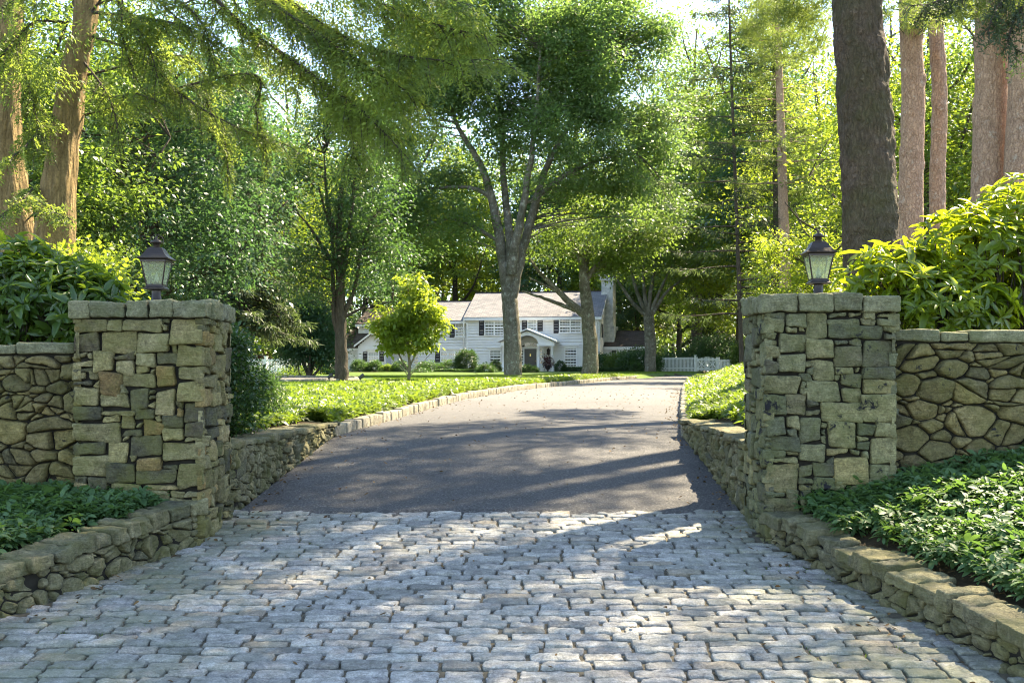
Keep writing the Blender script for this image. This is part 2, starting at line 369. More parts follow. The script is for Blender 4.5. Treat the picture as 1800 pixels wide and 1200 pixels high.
def sheet(xs, ys, zf):
    X, Y = np.meshgrid(xs, ys); V = np.stack([X, Y, zf(X, Y)], -1).reshape(-1, 3)
    nx, ny = len(xs), len(ys); i = np.arange(nx-1)[None]+np.arange(ny-1)[:, None]*nx; i = i.ravel()
    return V, np.c_[i, i+1, i+nx+1, i+nx]
V, F = sheet(axis(-5, 5.5, .07, -600, 600, 1.12), axis(3.5, 15.5, .1, -400, 900, 1.07), gz)
things(mk('ground', V, F, M['soil']), None, None, None, 'structure')

def strip(ys, fa, fb, n, lift, crown=0.0):
    t = np.linspace(0, 1, n)[None]; ys = np.asarray(ys)[:, None]
    X = fa(ys)*(1-t)+fb(ys)*t; Y = ys+0*t
    Z = road_z(Y)+lift+crown*np.sin(np.pi*t)
    V = np.stack([X, Y, Z], -1).reshape(-1, 3); m = len(ys)
    i = (np.arange(n-1)[None]+np.arange(m-1)[:, None]*n).ravel()
    return V, np.c_[i, i+1, i+n+1, i+n]
ys = np.concatenate([np.arange(9.5, 16, .1), np.arange(16, 30, .3), np.arange(30, 91, 1.0)])
V, F = strip(ys, xl, xr, 41, 0.0, .03)
e = V[:, 1] < 9.56
V[e, 1] += .055*vnoise(V[e]*[1, 0, 0], 2.3)+.03*vnoise(V[e]*[1, 0, 0], 8); V[e, 2] = road_z(V[e, 1])-.012
drive = things(mk('driveway', V, F, M['asphalt']), None, None, None, 'structure')
# the loop of the drive beyond the lawn
def flat_patch(name, poly, lift, mat, sub=14):
    c = np.mean(poly, 0); b = B(); n = len(poly)
    rr = np.linspace(0, 1, sub)[1:]
    V = [np.r_[c, 0]]+[np.r_[c+(np.array(p)-c)*t, 0] for t in rr for p in poly]
    V = np.array(V); V[:, 2] = gz(V[:, 0], V[:, 1])+lift
    F3 = np.array([[0, 1+i, 1+(i+1) % n] for i in range(n)])
    F4 = np.array([[1+k*n+i, 1+(k+1)*n+i, 1+(k+1)*n+(i+1) % n, 1+k*n+(i+1) % n] for k in range(len(rr)-1) for i in range(n)])
    return things(mk(name, V, [F3, F4], mat), None, None, None, 'structure')
def densify(poly, st=1.0):
    out = []
    for a, b in zip(poly, poly[1:]+poly[:1]):
        k = max(1, int(math.dist(a, b)/st)); out += [(a[0]+(b[0]-a[0])*i/k, a[1]+(b[1]-a[1])*i/k) for i in range(k)]
    return out
flat_patch('driveway_loop', densify([(-16, 33.5), (-7.6, 33.5), (-5.4, 35.2), (-5.6, 39), (-6.5, 43), (-9, 47.5), (-24, 49.5), (-24, 36)]), .05, M['asphalt'])
flat_patch('lawn', densify([(-7.3, 31.2), (-5.0, 24), (-3.6, 22.5), (-1.5, 26), (0.2, 34), (3.4, 48), (4.2, 57), (3, 70), (-2, 86), (-20, 86), (-18, 51), (-8.5, 49), (-6, 44.5), (-4.9, 39), (-4.7, 35), (-6.6, 32.6)], .8), .035, M['lawn'])
flat_patch('lawn_by_house', densify([(8.5, 60), (12.5, 72), (16, 84), (4, 88), (-3, 88), (-2, 66), (4.6, 61)]), .06, M['lawn'])

# ------------------------------------------------------------------ stones
def cube_template(k):
    t = np.sin(np.linspace(-1, 1, k)*np.pi/2); idx = {}; V = []; F = []
    def vid(p):
        q = tuple(np.round(p, 5))
        if q not in idx: idx[q] = len(V); V.append(p)
        return idx[q]
    for ax in range(3):
        for sgn in (-1, 1):
            g = [[None]*k for _ in range(k)]
            for i in range(k):
                for j in range(k):
                    p = [0, 0, 0]; p[ax] = sgn; p[(ax+1) % 3] = t[i]; p[(ax+2) % 3] = t[j]; g[i][j] = vid(p)
            for i in range(k-1):
                for j in range(k-1):
                    q = [g[i][j], g[i+1][j], g[i+1][j+1], g[i][j+1]]; F.append(q if sgn > 0 else q[::-1])
    return np.array(V, float), np.array(F)
def rough(b, C, H, Rm=None, bevel=.02, amp=.006, scale=12, k=6, tint=None, fine=.35, plan=0, dome=0):
    C = np.atleast_2d(C).astype(float); H = np.atleast_2d(H).astype(float); S = len(C)
    T, F = cube_template(k)
    if plan:
        m = np.abs(T[:, :2]).max(1); r = (np.abs(T[:, :2])**plan).sum(1)**(1/plan); T[:, :2] *= (m/np.maximum(r, 1e-6))[:, None]
    bv = np.minimum(bevel, H.min(1)*.9)[:, None, None]
    P = T[None]*H[:, None]; core = np.clip(P, -(H[:, None]-bv), H[:, None]-bv); d = P-core
    P = core+norm(d)*bv*(np.linalg.norm(d, axis=2, keepdims=True) > 1e-7)
    if dome: P[..., 2] -= dome*((P[..., 0]/H[:, None, 0])**4+(P[..., 1]/H[:, None, 1])**4)
    seed = rng.random((S, 1, 3))*20
    n = norm(P/H[:, None])
    dsp = amp*(vnoise(P+seed, scale)+fine*vnoise(P+seed, scale*3.1))+amp*.8*vnoise(P+seed, scale*.4)
    P = P+n*dsp[..., None]
    if Rm is not None: P = np.einsum('sij,skj->ski', Rm, P)
    P = P+C[:, None]
    tt = rng.random(S) if tint is None else tint
    K = len(T); b.add(P.reshape(-1, 3), (F[None]+np.arange(S)[:, None, None]*K).reshape(-1, 4), np.repeat(tt, K))
def rotz(a):
    a = np.atleast_1d(a); c, s = np.cos(a), np.sin(a); z = 0*a; o = z+1
    return np.stack([np.stack([c, -s, z], -1), np.stack([s, c, z], -1), np.stack([z, z, o], -1)], -2)
def clip(poly, n, c):                      # keep n.p <= c
    out = []
    for i in range(len(poly)):
        a, b = poly[i], poly[(i+1) % len(poly)]; da, db = n@a-c, n@b-c
        if da <= 0: out.append(a)
        if (da < 0 < db) or (db < 0 < da): out.append(a+(b-a)*da/(da-db))
    return out
def voronoi(dom, pitch, aniso=1.25, jit=.42):
    """rubble layout: discs of very different sizes packed, then the power diagram of the packing"""
    Sc = np.array([1/aniso, aniso]); dom = [np.array(p, float)*Sc for p in dom]; D = np.array(dom); lo, hi = D.min(0), D.max(0)
    P = np.zeros((0, 2)); Rr = np.zeros(0); area = np.prod(hi-lo)
    for r0, r1, tries in ((.62, 1.05, 3), (.42, .62, 8), (.24, .40, 9), (.12, .2, 7)):
        for _ in range(int(area/(pitch*pitch)*tries)):
            r = rng.uniform(r0, r1)*pitch; p = lo+(hi-lo)*rng.random(2)
            if len(P) and (np.linalg.norm(P-p, axis=1) < (Rr+r)*.74).any(): continue
            P = np.vstack([P, p]); Rr = np.r_[Rr, r]
    cells = []
    for i, p in enumerate(P):
        d = np.linalg.norm(P-p, axis=1)-Rr; poly = dom
        for j in np.argsort(d):
            if j == i: continue
            if d[j] > pitch*3: break
            poly = clip(poly, P[j]-p, (P[j]@P[j]-p@p-Rr[j]**2+Rr[i]**2)/2)
            if len(poly) < 3: break
        if len(poly) >= 3:
            q = np.array(poly); ar = .5*abs(np.dot(q[:, 0], np.roll(q[:, 1], 1))-np.dot(q[:, 1], np.roll(q[:, 0], 1)))
            if ar > .0004: cells.append(q/Sc)
    return cells
def rubble(dom, pitch, aniso=1.2, lo=.007, hi=.05):
    """coarse cells broken by slanting cracks into angular stones of mixed size"""
    out = []
    def split(q, tgt, depth=0):
        q = np.array(q); x, y = q[:, 0], q[:, 1]; ar = .5*abs(np.dot(x, np.roll(y, 1))-np.dot(y, np.roll(x, 1)))
        if len(q) < 3 or ar < .0009: return
        if ar < tgt or depth > 5: out.append(q); return
        c = q.mean(0)+rng.normal(size=2)*.12*math.sqrt(ar); w, v = np.linalg.eigh(np.cov((q-q.mean(0)).T)); d = v[:, 1]
        a = math.atan2(d[1], d[0])+rng.normal()*.42; n = np.array([math.cos(a), math.sin(a)])
        if rng.random() < .5: n = np.array([rng.normal()*.25, 1.]); n = n/np.linalg.norm(n)
        A = clip(list(q), n, n@c); Bq = clip(list(q), -n, -n@c)
        for h in (A, Bq):
            if len(h) >= 3: split(h, tgt*rng.uniform(.6, 1.5), depth+1)
    for q in voronoi(dom, pitch, aniso): split(q, math.exp(rng.uniform(math.log(lo), math.log(hi))))
    return out
def ashlar(W, H, cu=.05, dom=None):
    nu, nv = max(2, round(W/cu)), max(2, round(H/cu)); g = np.zeros((nv, nu), int); cells = []
    sizes = [(4, 2), (5, 2), (3, 2), (3, 3), (4, 3), (5, 3), (6, 3), (6, 2), (7, 3), (4, 4), (5, 4), (3, 1), (5, 1), (2, 1), (2, 2), (3, 4), (8, 2)]
    wts = np.array([7, 8, 5, 5, 7, 6, 4, 6, 2, 2.5, 2, 5, 6, 3, 3, 1.5, 4]); wts = wts/wts.sum()
    for v in range(nv):
        for u in range(nu):
            if g[v, u]: continue
            for a in list(rng.choice(len(sizes), 6, p=wts))+[13, None]:
                w, h = sizes[a] if a is not None else (1, 1)
                if u+w > nu or v+h > nv or g[v:v+h, u:u+w].any(): continue
                if nu-(u+w) == 1 and a is not None and u+w+1 <= nu and not g[v:v+h, u:u+w+1].any(): w += 1
                break
            g[v:v+h, u:u+w] = 1
            j = lambda: rng.normal()*.009
            x0, x1, y0, y1 = u*W/nu, (u+w)*W/nu, v*H/nv, (v+h)*H/nv
            q = np.array([(x0+j(), y0+j()), (x1+j(), y0+j()*1.5), (x1+j(), y1+j()), (x0+j(), y1+j()*1.5)])
            q[:, 0] = np.clip(q[:, 0], 0, W); q[:, 1] = np.clip(q[:, 1], 0, H); cells.append(q)
    return cells
def stones(b, cells, O, U, N, relief=.035, gap=.0045, edge=.011, Mn=36, tilt=.06, amp=.006, Vv=(0, 0, 1), rc=.014):
    O, U, N, Vv = (np.asarray(q, float) for q in (O, U, N, Vv))
    for q in cells:
        c = q.mean(0)
        for _ in range(2):                       # corner cutting
            nx = np.roll(q, -1, 0); L = np.linalg.norm(nx-q, axis=1, keepdims=True); cut = np.minimum(.24, rc/np.maximum(L, 1e-6))
            q = np.stack([q+(nx-q)*cut, nx-(nx-q)*cut], 1).reshape(-1, 2)
        seg = np.linalg.norm(np.roll(q, -1, 0)-q, axis=1); s = np.r_[0, np.cumsum(seg)]
        if s[-1] < .07: continue
        qq = np.vstack([q, q[:1]]); tt = np.linspace(0, s[-1], Mn+1)[:-1]
        P = np.c_[np.interp(tt, s, qq[:, 0]), np.interp(tt, s, qq[:, 1])]
        if (P[:, 0]*np.roll(P[:, 1], -1)-np.roll(P[:, 0], -1)*P[:, 1]).sum() < 0: P = P[::-1]
        dv = c-P; dist = np.linalg.norm(dv, axis=1, keepdims=True); dv = dv/np.maximum(dist, 1e-6)
        rmin = dist.min(); g = min(gap*rng.uniform(.35, 2.1), rmin*.3); ed = min(edge, rmin*.45)
        rel = relief*rng.uniform(.35, 1.4); tl = rng.normal(0, tilt, 2)
        rings = []; sd = rng.random(3)*30
        for ins, hh in ((0, -1.2), (.0, .05), (.2, .5), (.55, .85), (1.0, 1.0)): rings.append((P+dv*(g+ins*ed), hh))
        Pin = rings[-1][0]
        for f in (.33, .66): rings.append((c+(Pin-c)*(1-f), 1.0+.1*f))
        V2 = np.concatenate([r[0] for r in rings]+[c[None]]); hh = np.concatenate([np.full(Mn, r[1]) for r in rings]+[[1.12]])
        q3 = np.c_[V2, 0*hh]+sd
        h = rel*hh+np.where(hh > .4, ((V2-c)@tl)+amp*(vnoise(q3, 9)+.7*vnoise(q3, 24)+.5*vnoise(q3, 55)+.8*np.abs(vnoise(q3*np.array([.5, 1.6, 1]), 16))), 0)
        V2 = V2+np.where(hh[:, None] < 2, .004*np.c_[vnoise(q3, 22), vnoise(q3+7, 22)], 0)
        V = O+V2[:, :1]*U+V2[:, 1:]*Vv+h[:, None]*N
        i = np.arange(Mn); jn = (i+1) % Mn; K = len(rings)
        F = np.concatenate([np.c_[k*Mn+i, k*Mn+jn, (k+1)*Mn+jn, (k+1)*Mn+i] for k in range(K-1)])
        F3 = np.c_[(K-1)*Mn+i, (K-1)*Mn+jn, np.full(Mn, K*Mn)]
        flip = np.dot(np.cross(U, Vv), N) < 0
        if flip: F = F[:, ::-1]; F3 = F3[:, ::-1]
        b.add(V, [F, F3], rng.random())

# --- granite sett apron
def apron():
    b = B(); C = []; H = []; A = []; T = []
    y = 4.3; sl = .095
    while y < 9.62:
        wd = rng.uniform(.104, .124); x = -4.3+rng.uniform(0, .25); ph = rng.uniform(0, 9)
        while x < 3.4:
            L = rng.choice([rng.uniform(.21, .29), rng.uniform(.25, .33), rng.uniform(.13, .19)], p=[.6, .25, .15])
            cx = x+L/2; yy = y+wd/2+.008*math.sin(cx*1.3+ph)
            if xl(yy)-.05 < cx < xr(yy)+.05:
                C.append((cx, yy+rng.normal()*.003, road_z(yy)-.028+rng.normal()*.0035)); H.append((L/2-.0055-rng.random()*.007, wd/2-.0032-rng.random()*.0035, .04)); A.append(rng.normal()*.018)
            x += L
        y += wd
    C = np.array(C); H = np.array(H); Rm = rotz(np.array(A))
    sx = np.array([[1, 0, 0], [0, math.cos(math.atan(sl)), -math.sin(math.atan(sl))], [0, math.sin(math.atan(sl)), math.cos(math.atan(sl))]])
    rough(b, C, H, np.einsum('ij,sjk->sik', sx, Rm), .010, .0070, 14, 11, None, .9, 5, .0035)
    o = b.build('cobblestone_apron', M['granite']); things(o, None, None, None, 'structure')
    ys2 = np.arange(4.2, 9.75, .2); V, F = strip(ys2, lambda y: xl(y)-.06, lambda y: xr(y)+.06, 12, -.010)
    things(mk('apron_joint_bed', V, F, M['jointsand']), None, None, None, 'structure')
apron()

def core(b, x0, x1, y0, y1, z0, z1): b.box(x0, x1, y0, y1, z0, z1)
def pillar(label, x0, x1, y0, y1, ztop, mat, zb=-1.5, zcap=.132, chs=None):
    t = thing('stone_pillar', label, 'pillar', ((x0+x1)/2, (y0+y1)/2, zb), 'gate pillars flanking the driveway')
    e = .02; zc = ztop-zcap
    mb = B(); core(mb, x0+.03, x1-.03, y0+.03, y1-.03, zb, zc); mb.build('mortar_core', M['mortar'], t, False)
    b = B()
    W, D, Hh = x1-x0+2*e, y1-y0+2*e, zc-zb
    stones(b, ashlar(W, Hh, .052), (x0-e, y0+.01, zb), (1, 0, 0), (0, -1, 0), .024, .0034, .009, 44, .09, .010, (0, 0, 1), .009)
    stones(b, ashlar(D, Hh, .052), (x1-.01, y0-e, zb), (0, 1, 0), (1, 0, 0), .024, .0034, .009, 44, .09, .010, (0, 0, 1), .009)
    stones(b, ashlar(D, Hh, .052), (x0+.01, y1+e, zb), (0, -1, 0), (-1, 0, 0), .026)
    stones(b, ashlar(W, Hh, .052), (x1+e, y1-.01, zb), (-1, 0, 0), (0, 1, 0), .03)
    b.build('stone_facing', mat, t)
    b = B(); o = .042; dp = .2
    def run(p, q, ax):
        p, q = np.array(p), np.array(q); L = np.linalg.norm(q-p); s = 0; u = (q-p)/L
        while s < L-.02:
            w = rng.uniform(.15, .30); 
            if L-s-w < .12: w = L-s
            c = p+u*(s+w/2); hz = zcap/2+rng.uniform(-.006, .006)
            H = (w/2-.003, dp/2+rng.uniform(-.008, .012), hz) if ax == 0 else (dp/2+rng.uniform(-.008, .012), w/2-.003, hz)
            rough(b, [(c[0], c[1], zc+hz)], [H], None, .018, .013, 11, 13, None, .6); s += w
    h = dp/2
    run((x0-o, y0-o+h), (x1+o, y0-o+h), 0); run((x0-o, y1+o-h), (x1+o, y1+o-h), 0)
    run((x0-o+h, y0-o+dp), (x0-o+h, y1+o-dp), 1); run((x1+o-h, y0-o+dp), (x1+o-h, y1+o-dp), 1)
    rough(b, [((x0+x1)/2, (y0+y1)/2, zc+zcap/2-.008)], [((x1-x0)/2-.1, (y1-y0)/2-.1, zcap/2-.004)], None, .02, .004, 6, 8)
    b.build('capstone', M['stone_cap'], t)
    return t
LP = dict(x0=-3.283, x1=-2.335, y0=8.56, y1=9.40, ztop=.50)
RP = dict(x0=1.918, x1=2.876, y0=8.56, y1=9.33, ztop=.545)
pillar('mossy tan fieldstone pillar left of the driveway', mat=M['stone_left'], **LP)
pillar('grey fieldstone pillar right of the driveway with black lichen spots', mat=M['stone_right'], **RP)

def stone_wall(label, x0, x1, ztop, out):
    t = thing('stone_wall', label, 'wall', ((x0+x1)/2, 8.95, -1.2), 'dry stone walls beside the pillars')
    b = B(); b.box(x0, x1, 8.78, 9.18, -1.2, ztop-.05); b.build('mortar_core', M['mortar'], t, False)
    b = B(); stones(b, rubble([(0, 0), (x1-x0, 0), (x1-x0, ztop+1.1), (0, ztop+1.1)], .165, 1.25, .014, .08), (x0, 8.77, -1.2), (1, 0, 0), (0, -1, 0), .045, .0045, .015, 48, .15, .014, (0, 0, 1), .011)
    stones(b, voronoi([(0, 0), (x1-x0, 0), (x1-x0, ztop+1.1), (0, ztop+1.1)], .3, 1.2, .4), (x1, 9.19, -1.2), (-1, 0, 0), (0, 1, 0), .05, .010, .035, 20, .10, .010)
    b.build('field_stones', M['stone_field'], t)
    b = B(); x = x0
    while x < x1:
        w = rng.uniform(.22, .5); w = min(w, x1-x); hz = rng.uniform(.035, .05)
        if w > .05: rough(b, [(x+w/2, 8.965, ztop-.09+hz)], [(w/2-.004, .235, hz)], None, .02, .010, 8, 9)
        x += w
    b.build('coping', M['stone_cap'], t)
stone_wall('rounded tan fieldstone wall to the left of the left pillar', -8.5, -3.30, .19, -1)
stone_wall('tan fieldstone wall of angular stones right of the right pillar', 2.89, 8.2, .285, 1)

def low_wall(label, P0, P1, n_side, top0, top1, base0, base1, thick, pitch, cop, capw=(.2, .42), capover=.02):
    P0, P1 = np.array(P0), np.array(P1); L = np.linalg.norm(P1-P0); u = (P1-P0)/L; n = np.array([u[1], -u[0]])*n_side
    ang = math.atan2(u[1], u[0])
    t = thing('retaining_wall', label, 'low wall', (*((P0+P1)/2), min(base0, base1)), 'low retaining walls along the driveway')
    U = np.array([u[0], u[1], 0]); N = np.array([n[0], n[1], 0])
    t0, t1 = top0-cop, top1-cop
    zb = min(base0, base1)-.06
    dom = [(0, base0-.06-zb), (L, base1-.06-zb), (L, t1-zb), (0, t0-zb)]
    b = B()
    a = P0-n*.03; c = P1-n*.03; a2 = P0-n*thick; c2 = P1-n*thick
    V = [(*a, base0-.1), (*c, base1-.1), (*c2, base1-.1), (*a2, base0-.1), (*a, t0), (*c, t1), (*c2, t1), (*a2, t0)]
    b.add(V, np.array([(0, 1, 5, 4), (1, 2, 6, 5), (2, 3, 7, 6), (3, 0, 4, 7), (4, 5, 6, 7), (3, 2, 1, 0)])); b.build('mortar_core', M['mortar'], t, False)
    b = B(); stones(b, rubble(dom, pitch*.95, 1.15, .012, .06), (P0[0]-n[0]*.035, P0[1]-n[1]*.035, zb), U, N, .036, .004, .014, 44, .16, .014, (0, 0, 1), .014)
    b.build('face_stones', M['stone_low'], t)
    b = B(); s = 0
    while s < L:
        w = min(rng.uniform(*capw), L-s)
        if w > .04:
            m = (s+w/2)/L; c = P0+u*(s+w/2)-n*(thick/2-capover); z = top0+(top1-top0)*m; sl = math.atan2(top1-top0, L)
            Rm = rotz(ang+rng.normal()*.05)[0]@np.array([[math.cos(sl), 0, -math.sin(sl)], [0, 1, 0], [math.sin(sl), 0, math.cos(sl)]])
            hz = cop/2*rng.uniform(.66, 1.22)
            rough(b, [(c[0], c[1], z-cop+hz)], [(w/2-.004, thick/2+rng.uniform(-.045, .03), hz)], Rm[None], .013, .020, 9, 15, None, .7)
        s += w
    b.build('coping', M['stone_low'], t)
ry = lambda y: float(road_z(y))
low_wall('low mossy stone wall flaring from the left pillar beside the cobbles', (-2.335, 8.60), (-4.08, 4.0), 1 if False else -1, -1.0, -1.48, ry(8.6), ry(4.0), .27, .15, .095, (.12, .27))
low_wall('low stone wall flaring from the right pillar beside the cobbles', (1.918, 8.60), (3.04, 4.0), 1, -1.075, -1.50, ry(8.6), ry(4.0), .29, .15, .095, (.12, .29))
low_wall('stone retaining wall behind the left pillar dropping to the curb', (-2.33, 9.38), (-2.15, 13.9), 1, -.63, -.672, ry(9.38), ry(13.9), .36, .17, .05, (.3, .6))
low_wall('stone retaining wall behind the right pillar dropping to the curb', (1.92, 9.31), (2.085, 13.9), -1, -.585, -.64, ry(9.31), ry(13.9), .36, .17, .05, (.3, .6))

def curb(label, fx, y0, y1, sgn, h):
    t = None; b = B(); y = y0; C = []; H = []; A = []
    while y < y1:
        x0, x1_ = fx(y), fx(y+.05); a = math.atan2(.05, x1_-x0); L = rng.uniform(.2, .3)
        C.append((fx(y)+sgn*.06, y, ry(y)+h/2-.04)); H.append((L/2-.006, .07+rng.normal()*.006, h/2+.04+rng.normal()*.006)); A.append(a); y += L*math.sin(a)
    rough(b, C, H, rotz(np.array(A)), .022, .008, 10, 7)
    o = b.build('curb', M['curb'], origin=(fx(y0), y0, ry(y0))); return things(o, label, 'curb', 'granite block curbs')
curb('tan granite block curb sweeping along the left edge of the driveway', xl, 13.95, 62, -1, .13)
curb('granite block curb along the right edge of the upper driveway', xr, 13.95, 60, 1, .12)
def loop_curb():
    b = B(); p = spline([(-9, 31.7, 0), (-7.4, 32.0, 0), (-6.6, 33.2, 0), (-5.2, 35.2, 0), (-5.3, 39, 0), (-6.3, 44, 0), (-9, 48.5, 0), (-15, 50.5, 0)], 110)
    d = np.gradient(p, axis=0); p[:, 2] = gz(p[:, 0], p[:, 1])+.06
    rough(b, p, np.c_[np.full(110, .12), np.full(110, .06), np.full(110, .06)], rotz(np.arctan2(d[:, 1], d[:, 0])), .02, .006, 10, 5)
    things(b.build('curb', M['curb'], origin=p[0]), 'low stone edging between the lawn and the side loop of the drive', 'curb')
loop_curb()

# ------------------------------------------------------------------ lanterns
def lantern(label, x, y, z, rot):
    t = thing('post_lantern', label, 'lantern', (x, y, z), 'lanterns on the gate pillars', rot)
    kw = dict(local=True)
    b = B(); b.lathe([(.0, 0), (.062, 0), (.062, .012), (.045, .026), (.037, .034), (.037, .112)], (0, 0, 0), 24); b.build('post', M['bronze'], t, **kw)
    b = B(); b.frustum([(.05, .104), (.082, .112), (.082, .119), (.070, .128), (.066, .142)], (0, 0, 0)); b.build('base_plate', M['bronze'], t, False, **kw)
    z0, z1, h0, h1 = .142, .345, .060, .097
    b = B()
    for sx in (-1, 1):
        for sy in (-1, 1):
            b.tube([(sx*h0, sy*h0, z0), (sx*h1, sy*h1, z1)], .0062, 6)
    for s in (-1, 1):
        b.box(-h0, h0, s*h0-.006, s*h0+.006, z0, z0+.009); b.box(s*h0-.006, s*h0+.006, -h0, h0, z0, z0+.009)
        b.box(-h1, h1, s*h1-.007, s*h1+.005, z1-.02, z1); b.box(s*h1-.006, s*h1+.006, -h1, h1, z1-.0205, z1-.0005)
    b.build('cage', M['bronze'], t, False, **kw)
    e = .0025
    for ax, s in ((1, -1), (1, 1), (0, -1), (0, 1)):
        V = []
        for dd in (-e, e):
            for hh, zz in ((h0, z0+.005), (h1, z1-.005)):
                for q in (-1, 1):
                    p = [0, 0, zz]; p[ax] = s*hh+dd; p[1-ax] = q*(hh-.004); V.append(p)
        o = mk('pane', V, np.array([(0, 1, 3, 2), (4, 6, 7, 5), (0, 4, 5, 1), (2, 3, 7, 6), (0, 2, 6, 4), (1, 5, 7, 3)]), M['pane'], t, False, np.full(8, .5), None, True)
    b = B(); b.frustum([(.100, .338), (.119, .346), (.122, .352), (.112, .360), (.096, .373), (.082, .388), (.071, .406), (.062, .424), (.050, .438), (.032, .444), (.028, .446)], (0, 0, 0)); b.build('roof', M['bronze'], t, False, **kw)
    b = B(); b.lathe([(.026, .44), (.026, .474), (.045, .478), (.046, .487), (.034, .497), (.014, .507), (.008, .513), (.012, .520), (.011, .529), (0, .535)], (0, 0, 0), 20); b.build('finial', M['bronze'], t, **kw)
    a = np.linspace(-.5, np.pi+.5, 18); b = B(); b.tube(np.c_[.052*np.cos(a), .0*a+.012, .495+.05*np.sin(a)], .0032, 6); b.build('loop_handle', M['bronze'], t, **kw)
    b = B(); b.lathe([(0, .142), (.022, .142), (.02, .165), (.018, .17)], (0, 0, 0), 14); s = b.build('candle_socket', M['urn'], t, **kw)
    b = B(); b.lathe([(.012, .168), (.019, .182), (.019, .195), (.013, .215), (.006, .236), (0, .25)], (0, 0, 0), 14); b.build('bulb', M['bulb'], t, **kw)
lantern('black lantern on top of the mossy tan pillar left of the driveway', -2.806, 8.98, .50, R(2))
lantern('black lantern on top of the grey lichen spotted pillar right of the driveway', 2.41, 8.95, .543, R(-2))

